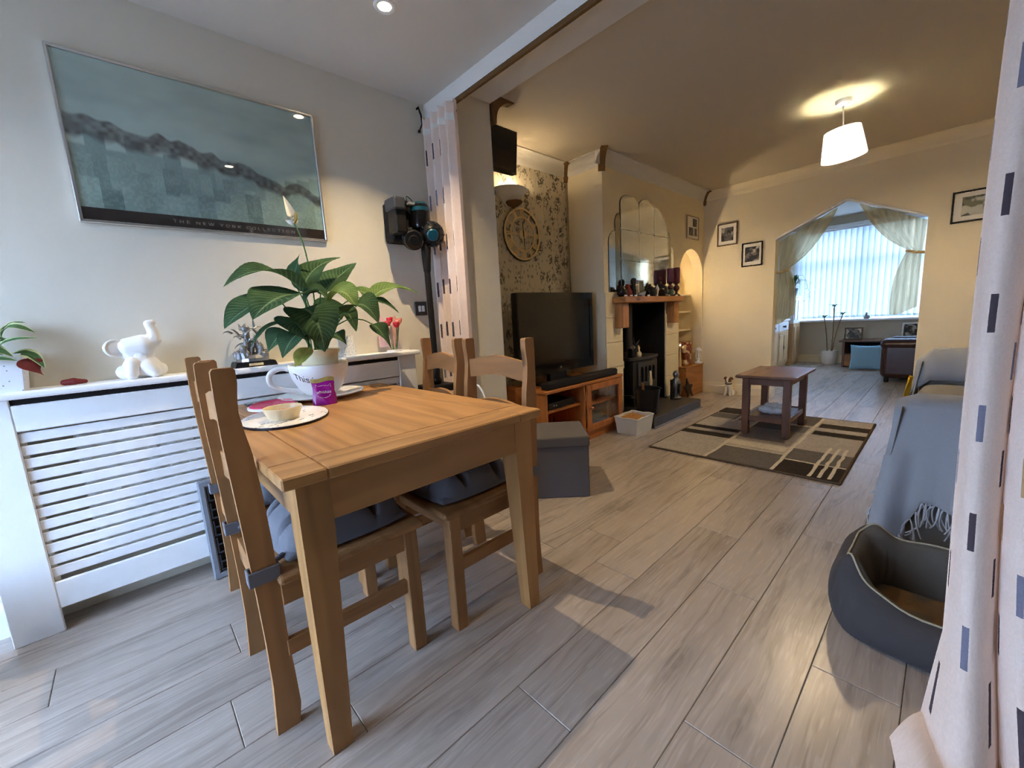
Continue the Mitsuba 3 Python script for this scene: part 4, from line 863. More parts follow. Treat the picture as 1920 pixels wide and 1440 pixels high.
for y, lab in ((4.43, 'purple pillar candle on a dark baluster holder, left of the two on the mantel'), (4.575, 'purple pillar candle on a dark baluster holder at the right end of the mantel')):
    h = .0 if y < 4.5 else .015
    t = thing('candle_holder', lab.replace('purple pillar candle on a dark baluster holder', 'dark turned candle holder under a purple candle'), 'candle holder')
    add(t+'__stem', lathe([(0, 0), (.042, 0), (.04, .012), (.014, .03), (.012, .05), (.032, .075), (.034, .09), (.03, .105), (.012, .125), (.038, .145), (.04, .152), (0, .152)], 20, (-2.135, y, ZM)), 'red_shiny', True)
    t = thing('candle', lab.replace('on a dark baluster holder, left', 'standing left').replace('on a dark baluster holder at', 'at'), 'candle')
    add(t+'__wax', lathe([(0, .1525), (.034, .1525), (.036, .156), (.036, .29+h), (.03, .296+h), (.028, .288+h), (0, .284+h)], 24, (-2.135, y, ZM)), 'candle_wax', True)
    add(t+'__wick', tube([(-2.135, y, ZM+.283+h), (-2.133, y, ZM+.30+h)], .0015, 5), 'black_matt')
t = thing('glass_ball', 'green glass ball on the mantel in front of the left candle', 'ornament'); add(t, ball((-2.10, 4.365, ZM+.037), .036, 3), 'green_glass', True)
for i, (y, x) in enumerate(((3.46, -2.09), (3.565, -2.095), (3.64, -2.09), (3.775, -2.088), (3.88, -2.088), (4.05, -2.086), (4.31, -2.088), (4.49, -2.088), (4.625, -2.09))):
    t = thing('tealight', 'small white tealight along the front edge of the mantel', 'tealight', 'tealights along the mantel edge'); add(t, lathe([(0, 0), (.014, 0), (.015, .014), (.012, .014), (.011, .01), (0, .01)], 14, (x-.008, y, ZM)), 'white_matt', 30)

# ---- arched alcove right of the chimney
t = thing('alcove_shelves', 'cream shelves fitted in the arched alcove', 'shelves')
for z in (1.285, 1.075, .84): add(t+'__shelf', cbox(XP, -2.385, 4.84, YF, z-.022, z, .003), 'cream_gloss')
def easel_frame(y, z, w, h, lab, m_='photo_mid'):
    t = thing('photo_frame', lab, 'picture frame'); R_ = RY(-.22)@np.eye(3)
    b = .02; at = (-2.43, y, z)
    add(t+'__frame', xf(merge(cbox(-.006, .006, -w/2, -w/2+b, 0, h, .002), cbox(-.006, .006, w/2-b, w/2, 0, h, .002), cbox(-.006, .006, -w/2, w/2, 0, b, .002), cbox(-.006, .006, -w/2, w/2, h-b, h, .002)), R_, at), 'cream_gloss')
    add(t+'__mount', xf(cbox(-.004, .002, -w/2+b, w/2-b, b, h-b, .0005), R_, at), 'card')
    add(t+'__photo', xf(cbox(.002, .003, -w/4, w/4, h*.3, h*.78, .0003), R_, at), m_)
easel_frame(5.06, 1.2855, .30, .25, 'cream framed photo of a standing figure on the top alcove shelf', 'photo_dark')
easel_frame(5.08, 1.0755, .30, .18, 'white framed photo on the middle alcove shelf under the mantel end', 'photo_mid')
t = thing('heart_ornament', 'small metal heart ornament on the lowest alcove shelf', 'ornament')
hp_ = [(.05*.062*16*math.sin(a)**3, .05*.062*(13*math.cos(a)-5*math.cos(2*a)-2*math.cos(3*a)-math.cos(4*a))) for a in np.linspace(0, 2*PI, 26)]
for dy, dz in ((0, 0), (.075, .0)): add(t+'__heart', tube([(-2.42, 4.98+dy+a, .897+dz+b) for a, b in hp_], .006, 6), 'dark_steel', True)
t = thing('silver_leaf_ornament', 'small grey leaf ornament on the lowest alcove shelf', 'ornament')
leafpart(t+'__leaf', (-2.45, 5.12, .841), (-2.44, 5.17, .95), (-2.43, 5.28, .98), .07, 'pewter_leaf'); add(t+'__base', lathe([(0, 0), (.03, 0), (.02, .01), (0, .012)], 12, (-2.45, 5.12, .8402)), 'pewter', True)
t = thing('wooden_box', 'honey brown wooden box on the floor in the alcove', 'box')
add(t+'__body', cbox(-2.52, -2.195, 4.985, 5.485, .0, .375, .006), 'oak', long=1); add(t+'__lid', cbox(-2.525, -2.19, 4.975, 5.495, .375, .39, .004), 'oak', long=1)
t = thing('gift_bag', 'patterned red and cream gift bag standing on the wooden box', 'bag')
add(t+'__bag', xf(cbox(-.05, .05, -.12, .12, 0, .30, .006), RZ(-.2), (-2.36, 5.24, .3902)), 'bag_print')
t = thing('santa_figure', 'cream and brown nodding figure ornament in front of the gift bag', 'figurine')
add(t+'__body', blob([((-2.265, 5.12, .43), .038, (-2.265, 5.12, .52), .045), ((-2.265, 5.10, .56), .03, (-2.265, 5.09, .62), .038), ((-2.255, 5.17, .44), .035, (-2.255, 5.18, .50), .03)], .012, 4), 'figure_print', True)
t = thing('lit_globe', 'small glowing glass globe in front of the gift bag', 'ornament')
add(t+'__globe', ball((-2.295, 5.03, .66), .035, 2), 'glass', True); add(t+'__filament', ball((-2.295, 5.03, .66), .009, 1), 'card', True, emitter=lamp(WARM*9)); add(t+'__stand', tube([(-2.295, 5.03, .391), (-2.295, 5.03, .625)], [.02, .008], 8), 'brass', True)
t = thing('lantern', 'small white lantern at the right end of the wooden box', 'lantern')
lc = (-2.235, 5.43, .3902)
add(t+'__base', lathe([(0, 0), (.045, 0), (.045, .015), (.02, .03), (.02, .05), (.035, .06), (.035, .066), (0, .066)], 20, lc), 'white_gloss', 30)
for k in range(6): a = k*PI/3; add(t+'__bar', tube([(lc[0]+.032*math.cos(a), lc[1]+.032*math.sin(a), lc[2]+.066), (lc[0]+.032*math.cos(a), lc[1]+.032*math.sin(a), lc[2]+.165)], .004, 6), 'white_gloss', True)
add(t+'__cap', lathe([(.04, .165), (.045, .17), (.03, .195), (.008, .205), (.008, .215), (0, .217)], 20, lc), 'white_gloss', 30)
t = thing('dog_figurine', 'white terrier figurine with brown ears sitting by the far skirting board', 'figurine')
db = (-1.845, 5.41); D = lambda x, y, z: (db[0]+x, db[1]+y, z)
add(t+'__body', blob([(D(0, .03, .05), .042, D(0, -.005, .115), .036), (D(0, -.005, .115), .034, D(0, -.02, .155), .024), (D(-.028, -.045, .012), .012, D(-.022, -.03, .10), .016), (D(.028, -.045, .012), .012, D(.022, -.03, .10), .016),
    (D(-.045, .01, .015), .016, D(-.04, .03, .05), .028), (D(.045, .01, .015), .016, D(.04, .03, .05), .028), (D(-.045, .01, .014), .013, D(-.047, -.03, .012), .011), (D(.045, .01, .014), .013, D(.047, -.03, .012), .011)], .008, 4), 'dog_white', True)
add(t+'__head', blob([(D(0, -.022, .185), .036, D(0, -.03, .20), .034), (D(0, -.05, .18), .02, D(0, -.068, .176), .016)], .007, 4), 'dog_face', True)
for s_ in (-1, 1): add(t+'__ear', xf(ball((0, 0, 0), (.022, .008, .016), 2), RY(.5*s_), D(.036*s_, -.02, .222)), 'brown_paint', True)
add(t+'__nose', ball(D(0, -.085, .18), .008, 2), 'black_gloss', True); add(t+'__collar', tube([D(.034*math.cos(a), -.018+.03*math.sin(a), .152) for a in np.linspace(0, 2*PI, 16)], .006, 6), 'black_matt', True)
for s_ in (-1, 1): add(t+'__eye', ball(D(.014*s_, -.059, .20), .005, 1), 'black_gloss', True)
# ---- wall pictures
def picture(axis, at, a0, a1, z0, z1, lab, frame, photos, fw_=.014, mount='card', name='wall_picture'):
    t = thing(name, lab, 'picture'); s = 1 if axis == 'x' else -1
    def bx(u0, u1, v0, v1, d0, d1, c=.002):
        lo, hi = sorted((at+s*d0, at+s*d1)); return cbox(lo, hi, u0, u1, v0, v1, c) if axis == 'x' else cbox(u0, u1, lo, hi, v0, v1, c)
    add(t+'__frame', merge(bx(a0, a0+fw_, z0, z1, 0, .018), bx(a1-fw_, a1, z0, z1, 0, .018), bx(a0, a1, z0, z0+fw_, 0, .018), bx(a0, a1, z1-fw_, z1, 0, .018)), frame)
    add(t+'__mount', bx(a0+.004, a1-.004, z0+.004, z1-.004, .002, .009, .0005), mount)
    for u0, u1, v0, v1, m_ in photos: add(t+'__photo', bx(a0+(a1-a0)*u0, a0+(a1-a0)*u1, z0+(z1-z0)*v0, z0+(z1-z0)*v1, .009, .010, .0003), m_)
def photomat(key, c1, c2, c3, s):
    def fn(p, n, uv):
        a = fbm((p.x+p.y)*s, p.z*s, 3, 4); b = fbm((p.x+p.y)*s*.6+9, p.z*s*.6, 1, 3)
        return mix(mix(c1, c2, smoothstep(.42, .58, a)), c3, smoothstep(.56, .66, b))
    mat(key, proc(fn), .35)
photomat('photo_a', srgb(36, 36, 38), srgb(92, 90, 88), srgb(150, 148, 144), 34); photomat('photo_b', srgb(44, 46, 52), srgb(120, 116, 110), srgb(196, 190, 180), 26); photomat('photo_c', srgb(80, 84, 66), srgb(120, 122, 96), srgb(190, 190, 176), 22)
picture('x', XCH, 5.02, 5.345, 1.925, 2.195, 'pale frame with three small photos on the wall right of the mirror', 'wood_grey', [(.5, .86, .56, .9, 'photo_a'), (.18, .56, .16, .5, 'photo_a'), (.64, .88, .16, .5, 'photo_a')])
picture('y', YF, -2.06, -1.83, 1.835, 2.098, 'square dark framed photo, upper of the two left of the arch', 'wood_frame', [(.2, .8, .2, .8, 'photo_a')])
picture('y', YF, -1.777, -1.555, 1.555, 1.827, 'framed photo of figures, lower of the two left of the arch', 'black_matt', [(.16, .84, .2, .82, 'photo_b')])
picture('y', YF, -.072, .19, 1.712, 1.977, 'black framed portrait on the wall right of the arch beside the curtain', 'black_matt', [(.24, .78, .2, .8, 'photo_c')])
# ---- papered alcove: small television, sconce, clock
t = thing('small_television', 'small flat television on a wall bracket above the sconce', 'television')
Rt = RY(.10); at = (-2.225, 2.08, 2.265)
add(t+'__case', xf(rbox(-.05, -.002, -.165, .165, -.14, .14, .01, 8), Rt, at), 'black_plastic', 30)
add(t+'__bezel', xf(merge(cbox(-.004, .002, -.165, .165, -.14, -.112, .002), cbox(-.004, .002, -.165, -.152, -.112, .14, .002), cbox(-.004, .002, .152, .165, -.112, .14, .002), cbox(-.004, .002, -.152, .152, .128, .14, .002)), Rt, at), 'black_gloss')
add(t+'__screen', xf(cbox(-.003, -.0005, -.152, .152, -.112, .128, .0005), Rt, at), 'screen_glass')
add(t+'__side_trim', xf(merge(cbox(-.03, -.004, .165, .169, -.12, .12, .001)), Rt, at), 'grey_plastic')
add(t+'__arm', tube([(XP, 2.10, 2.26), (-2.45, 2.16, 2.26), (-2.27, 2.09, 2.26)], .014, 8), 'black_matt', True)
t = thing('wall_sconce', 'pale half-bowl uplighter on the patterned wallpaper above the clock', 'wall light')
wc = (XP, 2.54, 0); prof = np.array([(0, 2.035), (.03, 2.04), (.075, 2.075), (.12, 2.12), (.165, 2.168)]); aa = np.linspace(-PI/2, PI/2, 25)
O = np.array([[(wc[0]+r*math.cos(a)*.95, wc[1]+r*math.sin(a), z) for r, z in prof] for a in aa])
add(t+'__bowl', sheet(O, .006)[0], 'ceramic_white', True)
add(t+'__dark_foot', xf(lathe([(0, 0), (.05, .02), (.075, .045), (.07, .05), (0, .05)], 20), None, (XP+.055, 2.545, 2.018)), 'brown_paint', True)
add(t+'__bulb', ball((XP+.065, 2.54, 2.15), .02, 2), 'card', True, emitter=lamp(WARM*SCONCE))
t = thing('wall_clock', 'round openwork brass clock with roman numerals on the patterned wallpaper', 'clock')
cc = np.array([XP+.02, 2.668, 1.823])
def ring(r, w, d=.012): a = np.linspace(0, 2*PI, 65); return tube([cc+[0, r*math.cos(q), r*math.sin(q)] for q in a], w, 8, False)
add(t+'__back_ring', xf(ring(.214, .010), None, (-.011, 0, -.004)), 'dark_iron', True); add(t+'__outer_ring', ring(.212, .009), 'brass', True); add(t+'__inner_ring', ring(.142, .0065), 'brass', True)
NUM = ['XII', 'I', 'II', 'III', 'IIII', 'V', 'VI', 'VII', 'VIII', 'IX', 'X', 'XI']
for k, s_ in enumerate(NUM):
    a = -k*PI/6; bars = []; wd_ = {'I': .014, 'V': .024, 'X': .024}; tw = sum(wd_[c] for c in s_); u = -tw/2
    for c in s_:
        w_ = wd_[c]
        if c == 'I': bars.append(cbox(-.003, .003, u+w_/2-.0042, u+w_/2+.0042, .145, .208, .001))
        else:
            for sg in ((-1, 1)):
                q0, q1 = (u+w_/2+sg*.009, .208), (u+w_/2+(0 if c == 'V' else -sg*.009), .145); bars.append(tube([(0, q0[0], q0[1]), (0, q1[0], q1[1])], .004, 5))
        u += w_
    add(t+'__numeral', xf(merge(*bars), RX(a), cc), 'brass')
add(t+'__centre', lathe([(0, .0), (.042, 0), (.042, .01), (0, .014)], 28, cc-[.006, 0, 0], align((1, 0, 0))), 'brass', 30)
for a in (0, PI/2, PI, -PI/2): add(t+'__spoke', xf(cbox(-.003, .003, -.004, .004, .04, .142, .001), RX(a), cc), 'brass')
add(t+'__hour_hand', xf(cbox(.008, .011, -.004, .004, -.02, .10, .001), RX(.05), cc), 'black_matt'); add(t+'__minute_hand', xf(cbox(.012, .015, -.003, .003, -.03, .135, .001), RX(-3.12), cc), 'black_matt')
for dy in (-.03, .012): add(t+'__hanger', tube([cc+[.0, dy*1.2, .215], cc+[.0, dy*.4, .255]], .005, 6), 'chrome', True)
# ---- television and its stand
t = thing('tv_stand', 'pine television stand with open bay and glazed door', 'tv stand')
sx0, sx1, sy0, sy1, sz = -2.56, -2.115, 2.315, 3.385, .53
SH = lambda n_, m_, l=1: add(t+'__'+n_, m_, 'pine_red', long=l)
SH('top', cbox(sx0-.005, sx1+.018, sy0-.012, sy1+.008, sz-.026, sz, .006)); SH('base', cbox(sx0, sx1-.002, sy0, sy1, .06, .085, .003)); SH('plinth', cbox(sx0, sx1-.02, sy0+.02, sy1-.02, .0, .06, .002))
for y in (sy0, 2.80, sy1-.02): SH('side_panel', cbox(sx0, sx1, y, y+.02, .085, sz-.026, .002), 2)
SH('back_panel', cbox(sx0, sx0+.008, sy0+.02, sy1-.02, .085, sz-.026, .001))
SH('shelf', cbox(sx0+.008, sx1-.03, sy0+.02, 2.80, .335, .353, .002)); SH('shelf', cbox(sx0+.008, sx1-.03, 2.82, sy1-.02, .30, .318, .002))
dk = t+'__door'; D0, D1 = 2.83, 3.375
add(dk, merge(cbox(sx1, sx1+.02, D0, D0+.055, .09, sz-.03, .003), cbox(sx1, sx1+.02, D1-.055, D1, .09, sz-.03, .003), cbox(sx1, sx1+.02, D0+.055, D1-.055, .09, .145, .003), cbox(sx1, sx1+.02, D0+.055, D1-.055, sz-.085, sz-.03, .003)), 'pine_red', long=2)
add(dk+'__pane', cbox(sx1+.008, sx1+.011, D0+.055, D1-.055, .145, sz-.085, .0005), 'pane_gloss'); add(dk+'__knob', lathe([(0, 0), (.009, 0), (.008, .012), (.016, .02), (.016, .028), (0, .034)], 16, (sx1+.02, D0+.028, .30), align((1, 0, 0))), 'pine_red', True)
add(t+'__wing', cbox(sx0+.02, sx1-.22, sy0-.12, sy0-.013, .40, sz+.02, .006), 'pine_red', long=0)
t = thing('set_top_box', 'black media box on the shelf of the television stand', 'media box'); add(t+'__case', rbox(sx0+.1, sx1-.05, 2.40, 2.74, .3535, .41, .006, 8), 'black_plastic', 30)
for y in (2.46, 2.49): add(t+'__light', cbox(sx1-.0505, sx1-.049, y, y+.012, .378, .39, .0003), 'chrome')
t = thing('ornament_bottle', 'pale bottle behind the glass door of the television stand', 'bottle'); add(t, lathe([(0, 0), (.035, 0), (.035, .07), (.012, .10), (.012, .125), (0, .125)], 18, (-2.25, 2.98, .3185)), 'ceramic_white', 30)
t = thing('dvd_stack', 'stack of boxes on the lower shelf behind the glass door', 'boxes'); add(t+'__box', cbox(-2.40, -2.18, 2.92, 3.25, .0855, .14, .002), 'dark_grey_plastic'); add(t+'__box', cbox(-2.40, -2.20, 2.94, 3.2, .1405, .18, .002), 'photo_green')
t = thing('television', 'large black flat television standing on the pine stand', 'television')
tx_, ty0, ty1, tz0, tz1 = -2.30, 2.25, 3.215, .625, 1.30
add(t+'__case', rbox(tx_-.085, tx_-.012, ty0, ty1, tz0, tz1, .012, 8), 'black_plastic', 30)
fz = [(ty0, tz0), (ty1, tz0), (ty1, tz1), (ty0, tz1)]; hz = [(ty0+.045, tz0+.085), (ty1-.045, tz0+.085), (ty1-.045, tz1-.055), (ty0+.045, tz1-.055)]
add(t+'__bezel', prism(Polygon(fz, [hz]), 'x', tx_-.012, tx_), 'black_gloss'); add(t+'__screen', cbox(tx_-.01, tx_-.006, ty0+.045, ty1-.045, tz0+.085, tz1-.055, .0005), 'screen_glass')
add(t+'__trim', merge(cbox(tx_-.012, tx_+.001, ty0-.003, ty0, tz0, tz1, .001)), 'dark_steel')
add(t+'__logo', xf(letters('LG', .014, True), TX, (tx_+.0003, 2.72, tz0+.035)), 'silver_frame'); add(t+'__neck', cbox(tx_-.08, tx_-.03, 2.62, 2.85, sz+.015, tz0+.02, .006), 'black_plastic'); add(t+'__foot', rbox(tx_-.16, tx_+.10, 2.48, 2.99, sz+.0005, sz+.018, .008, 10), 'black_gloss', 30)
t = thing('soundbar', 'long black soundbar on the pine stand in front of the television', 'soundbar'); add(t+'__body', rbox(-2.192, -2.11, 2.34, 3.325, sz+.0005, sz+.062, .016, 10), 'black_matt', 30)
add(t+'__end_cap', cbox(-2.185, -2.117, 3.325, 3.329, sz+.008, sz+.054, .002), 'black_gloss')
t = thing('game_controller', 'black game controller on the stand between soundbar and television', 'controller'); add(t, blob([((-2.215, 2.52, sz+.018), .016, (-2.215, 2.62, sz+.018), .016), ((-2.215, 2.52, sz+.018), .016, (-2.2, 2.50, sz+.015), .013), ((-2.215, 2.62, sz+.018), .016, (-2.2, 2.64, sz+.015), .013)], .008, 3), 'black_plastic', True)
# ---- litter tray, ottoman
t = thing('litter_tray', 'white lined litter tray with wood pellets between the stand and the hearth', 'tray')
def taper(x0, x1, y0, y1, z0, z1, e): return m3.Manifold.hull_points(np.array([(x, y, z0) for x in (x0+e, x1-e) for y in (y0+e, y1-e)]+[(x, y, z1) for x in (x0, x1) for y in (y0, y1)]))
bx0, bx1, by0, by1 = -2.075, -1.845, 3.2, 3.50
add(t+'__tray', taper(bx0, bx1, by0, by1, 0, .152, .018)-taper(bx0+.008, bx1-.008, by0+.008, by1-.008, .01, .16, .018), 'tray_white')
add(t+'__liner', merge(*[tube([(a, b, .152+.003*math.sin(40*(a+b))) for a, b in zip(np.linspace(p[0], q[0], 14), np.linspace(p[1], q[1], 14))], .007, 6) for p, q in (((bx0, by0), (bx1, by0)), ((bx1, by0), (bx1, by1)), ((bx1, by1), (bx0, by1)), ((bx0, by1), (bx0, by0)))], *[tube([(bx1-.002-.012*s_, by0+.03+.02*k+.012*math.sin(6*s_+k), .148-.10*s_) for s_ in np.linspace(0, 1, 6)], .003, 5) for k in range(13)]), 'tray_white', True)
add(t+'__pellets', grid(np.array([[(bx0+.012+(bx1-bx0-.024)*a, by0+.012+(by1-by0-.024)*b, .128+.010*math.sin(3*a+2*b)+.004*meshkit.noise(np.array([a*40, b*40, 0.]))) for b in np.linspace(0, 1, 40)] for a in np.linspace(0, 1, 40)]))[0], 'pellets', True, kind='stuff')
t = thing('storage_ottoman', 'grey fabric storage cube with lid turned cornerwise beside the table', 'ottoman')
Pq = np.array([-1.437, 1.936]); e1 = np.array([-.697, -.717]); Ro = np.array([[e1[0], -.717, 0], [e1[1], .697, 0], [0, 0, 1.]])
def ot(m): return xf(m, Ro, (Pq[0], Pq[1], 0))
add(t+'__body', ot(cbox(0, .372, 0, .372, 0, .325, .006)), 'ottoman_grey'); add(t+'__lid', ot(rbox(-.006, .378, -.006, .378, .318, .385, .012, 10)), 'ottoman_grey', 30)
# ---- rug, coffee table
def rugfn():
    lt, md, dk, tp, ln = [mi.Color3f(*srgb(*c)) for c in ((178, 170, 160), (108, 104, 101), (56, 53, 51), (142, 134, 127), (208, 199, 182))]
    def fn(p, n, uv):
        u, v = (p.x+1.625)/1.245, (p.y-2.995)/1.695      # u: left to right, v: near to far
        c = lt
        def rect(c, a, b, d, e, col): return dr.select((u > a) & (u < b) & (v > d) & (v < e), col, c)
        c = rect(c, .36, .70, .0, .22, md); c = rect(c, .70, 1, 0, .17, dk); c = rect(c, .70, 1, .17, .34, md*.95)
        c = rect(c, .0, .34, .33, .40, dk); c = rect(c, .0, .34, .45, .51, dk*1.05); c = rect(c, .36, .68, .35, .62, tp); c = rect(c, .36, .68, .62, .75, md*.9+tp*.1); c = rect(c, .0, .35, .72, .84, md); c = rect(c, .0, .35, .85, 1, dk*1.2); c = rect(c, .36, .70, .78, 1, md*.8+dk*.2)
        c = rect(c, .72, 1, .62, .70, dk); c = rect(c, .72, 1, .77, .86, dk*1.1); c = rect(c, .34, .68, .26, .33, ln*.95)
        wob = .008*(noise(v*20, u*20)-.5)
        for q in (.355, .70): c = dr.select(dr.abs(u-q+wob) < .009, ln, c)
        for q in (.865, .905, .945): c = dr.select((dr.abs(u-q+wob) < .008) & (v > .015+.1*(q-.86)) & (v < .43), ln*1.05, c)
        for q in (.21, .26): c = dr.select((dr.abs(u-q+wob) < .008) & (v > .66) & (v < .98), ln, c)
        c = dr.select((dr.abs(v-.172+wob) < .006) & (u > .70), ln, c); c = dr.select((dr.abs(v-.225+wob) < .006) & (u > .36) & (u < .70), ln*.9, c)
        edge = (u < .012) | (u > .988) | (v < .009) | (v > .991)
        c = dr.select(edge, mi.Color3f(*srgb(88, 76, 64)), c)
        return c*(.78+.44*noise(p.x*160, p.y*160)*(.6+.4*noise(p.x*30, p.y*30)))
    return fn
dif('rug_pile', proc(rugfn()))
t = thing('rug', 'patchwork rug of grey, beige and black rectangles under the coffee table', 'rug')
add(t, cbox(-1.625, -.38, 2.995, 4.69, 0.0005, .012, .004), 'rug_pile')
t = thing('coffee_table', 'small square dark wood coffee table with a slatted lower shelf on the rug', 'table')
cx0, cx1, cy0, cy1, ct = -1.225, -.785, 3.725, 4.39, .525
add(t+'__top', rbox(cx0, cx1, cy0, cy1, ct-.028, ct, .010, 10), 'dark_wood', long=1)
for x in (cx0+.045, cx1-.045-.052):
    for y in (cy0+.045, cy1-.045-.052): add(t+'__leg', cbox(x, x+.052, y, y+.052, .012, ct-.028, .003), 'dark_wood', long=2)
for x in (cx0+.055, cx1-.075): add(t+'__apron', cbox(x, x+.018, cy0+.097, cy1-.097, ct-.085, ct-.028, .002), 'dark_wood', long=1); add(t+'__rail', cbox(x, x+.02, cy0+.097, cy1-.097, .13, .175, .002), 'dark_wood', long=1)
for y in (cy0+.055, cy1-.075): add(t+'__apron', cbox(cx0+.097, cx1-.097, y, y+.018, ct-.085, ct-.028, .002), 'dark_wood', long=0); add(t+'__rail', cbox(cx0+.097, cx1-.097, y, y+.02, .13, .175, .002), 'dark_wood', long=0)
add(t+'__lower_shelf', cbox(cx0+.07, cx1-.07, cy0+.07, cy1-.07, .15, .168, .002), 'dark_wood', long=1)
t = thing('wrapped_packet', 'plastic wrapped white packet on the lower shelf of the coffee table', 'packet')
add(t, blob([((-1.06, 3.95, .205), .034, (-.94, 3.95, .20), .03), ((-1.06, 4.08, .205), .036, (-.94, 4.06, .205), .034), ((-1.0, 3.93, .2), .03, (-1.0, 4.10, .215), .034), ((-1.10, 4.0, .19), .018, (-.90, 4.0, .19), .018)], .012, 3), 'packet_film', True)
# ---- pendant
t = thing('pendant_light', 'cream drum pendant lamp hanging lit from the living room ceiling', 'ceiling light')
px, py = -.64, 3.965
add(t+'__rose', lathe([(0, 2.462), (.03, 2.463), (.045, 2.472), (.05, 2.485), (.05, 2.4995), (0, 2.4995)], 28, (px, py, 0)), 'white_gloss', 30)
add(t+'__flex', tube([(px, py, 2.465), (px+.008, py, 2.30), (px+.012, py, 2.18)], .0045, 8), 'white_gloss', True)
Rp = RX(.05)@RY(-.09); sc_ = (px+.012, py, 2.205)
add(t+'__shade', xf(sheet(np.array([[(r*math.cos(a), r*math.sin(a), z) for r, z in zip(np.linspace(.106, .133, 6), np.linspace(.095, -.095, 6))] for a in np.linspace(0, 2*PI, 49)]), .0012)[0], Rp, sc_), 'shade_cloth', True)
add(t+'__fitting', merge(tube([(px+.012, py, 2.20), (px+.012, py, 2.15)], .018, 10), *[tube([(px+.012, py, 2.19), np.array(sc_)+Rp@np.array([.122*math.cos(a), .122*math.sin(a), -.02])], .002, 5) for a in (0, 2.094, 4.189)]), 'white_gloss', True)
add(t+'__bulb', ball((px+.012, py, 2.152), .042, 2), 'card', True, emitter=lamp(WARM*PENDANT))
# hidden lamp of the alcove: it stands on the top shelf behind the chimney edge
t = thing('alcove_lamp', 'small uplighter on the top alcove shelf that lights the arch', 'lamp')
add(t+'__base', lathe([(0, 0), (.04, 0), (.04, .01), (.012, .02), (.012, .07), (.03, .08), (0, .08)], 18, (-2.44, 4.93, 1.2855)), 'brass', 30); add(t+'__bulb', ball((-2.44, 4.93, 1.392), .024, 2), 'card', True, emitter=lamp(WARM*ALCOVE))
# ---- sofa and throws
t = thing('sofa', 'grey sofa against the right wall, mostly covered by throws', 'sofa')
fx = -.10
add(t+'__base', rbox(fx+.03, .93, 2.3, 4.42, .06, .30, .03, 10), 'sofa_grey', 30)
for a, b in ((2.3, 2.54), (4.18, 4.42)): add(t+'__arm', rbox(fx, .93, a, b, .06, .66, .09, 14), 'sofa_grey', 30)
for a, b in ((2.545, 3.355), (3.36, 4.175)): add(t+'__seat_cushion', rbox(fx, .70, a, b, .28, .46, .06, 12), 'sofa_grey', 30)
add(t+'__back', rbox(.66, .95, 2.3, 4.42, .06, .86, .09, 12), 'sofa_grey', 30)
for a, b in ((2.56, 3.35), (3.365, 4.17)): add(t+'__back_cushion', rbox(.5, .72, a, b, .44, .84, .08, 12), 'sofa_grey', 30)
for x in (fx+.07, .85):
    for y in (2.37, 4.35): add(t+'__foot', tube([(x, y, 0), (x, y, .065)], .025, 10), 'black_matt', True)
def fringe(pts, L, seed, name, key):
    r3 = np.random.default_rng(seed); ms = []
    for p in pts:
        q = p+np.array([r3.normal(0, .012), r3.normal(0, .008)-.004, -L*(.8+.4*r3.random())]); m_ = (p+q)/2+r3.normal(0, .008, 3); q[2] = max(q[2], .012)
        ms.append(tube(through(p, m_, q, 6), .0028, 4))
    add(key+'__'+name, merge(*ms), 'fringe_grey', True, kind='stuff')
t = thing('throw_blanket', 'grey fringed throw over the near arm of the sofa', 'throw')
n, k = 60, 34; P = np.zeros((n, k, 3))
for i, u in enumerate(np.linspace(0, 1, n)):
    x = fx-.035+u*.72; drop = .24+.03*math.sin(9*u) if u > .16 else .07+.17*max(0, (u-.08)/.08)
    path = np.array([(2.57, .47), (2.555, .58), (2.52, .665), (2.42, .682), (2.32, .672), (2.278, .60), (2.262, .48), (2.25, .36), (2.245, drop)]) ; sp = CubicSpline(np.linspace(0, 1, len(path)), path)(np.linspace(0, 1, k))
    for j in range(k):
        w_ = np.clip((.6-sp[j, 1])/.5, 0, 1)*(j > k*.4); P[i, j] = (x-.02*w_*math.sin(3*u)-.05*w_*math.exp(-u*9), sp[j, 0]-.028*w_*(math.sin(u*26+.5)+.6*math.sin(u*47)), sp[j, 1]-.03*max(0, .09-u)/.09*(j < k*.75))
add(t+'__cloth', sheet(P, .006)[0], 'throw_grey', True)
fringe(P[::1, -1][9:].repeat(2, 0), .09, 3, 'fringe', t); fringe(P[:9, -1].repeat(4, 0)+[[0, 0, .0]], .09, 5, 'corner_fringe', t)
n2 = 26; F = np.zeros((n2, k, 3))
for i, v in enumerate(np.linspace(0, 1, n2)):
    y = 2.26+.30*v; lo = .06+.20*v+.02*math.sin(12*v)
    for j, q in enumerate(np.linspace(0, 1, k)):
        z = .66-(.66-lo)*q; w_ = q; F[i, j] = (fx-.012-.05*w_-.022*w_*math.sin(v*15+.4), y-.03*w_*math.sin(v*9)-.035*w_*(1-v), z-.03*(1-q)*abs(v-.5))
add(t+'__front_fall', sheet(F, .006)[0], 'throw_grey', True)
fringe(F[:, -1].repeat(3, 0), .06, 8, 'front_fringe', t)

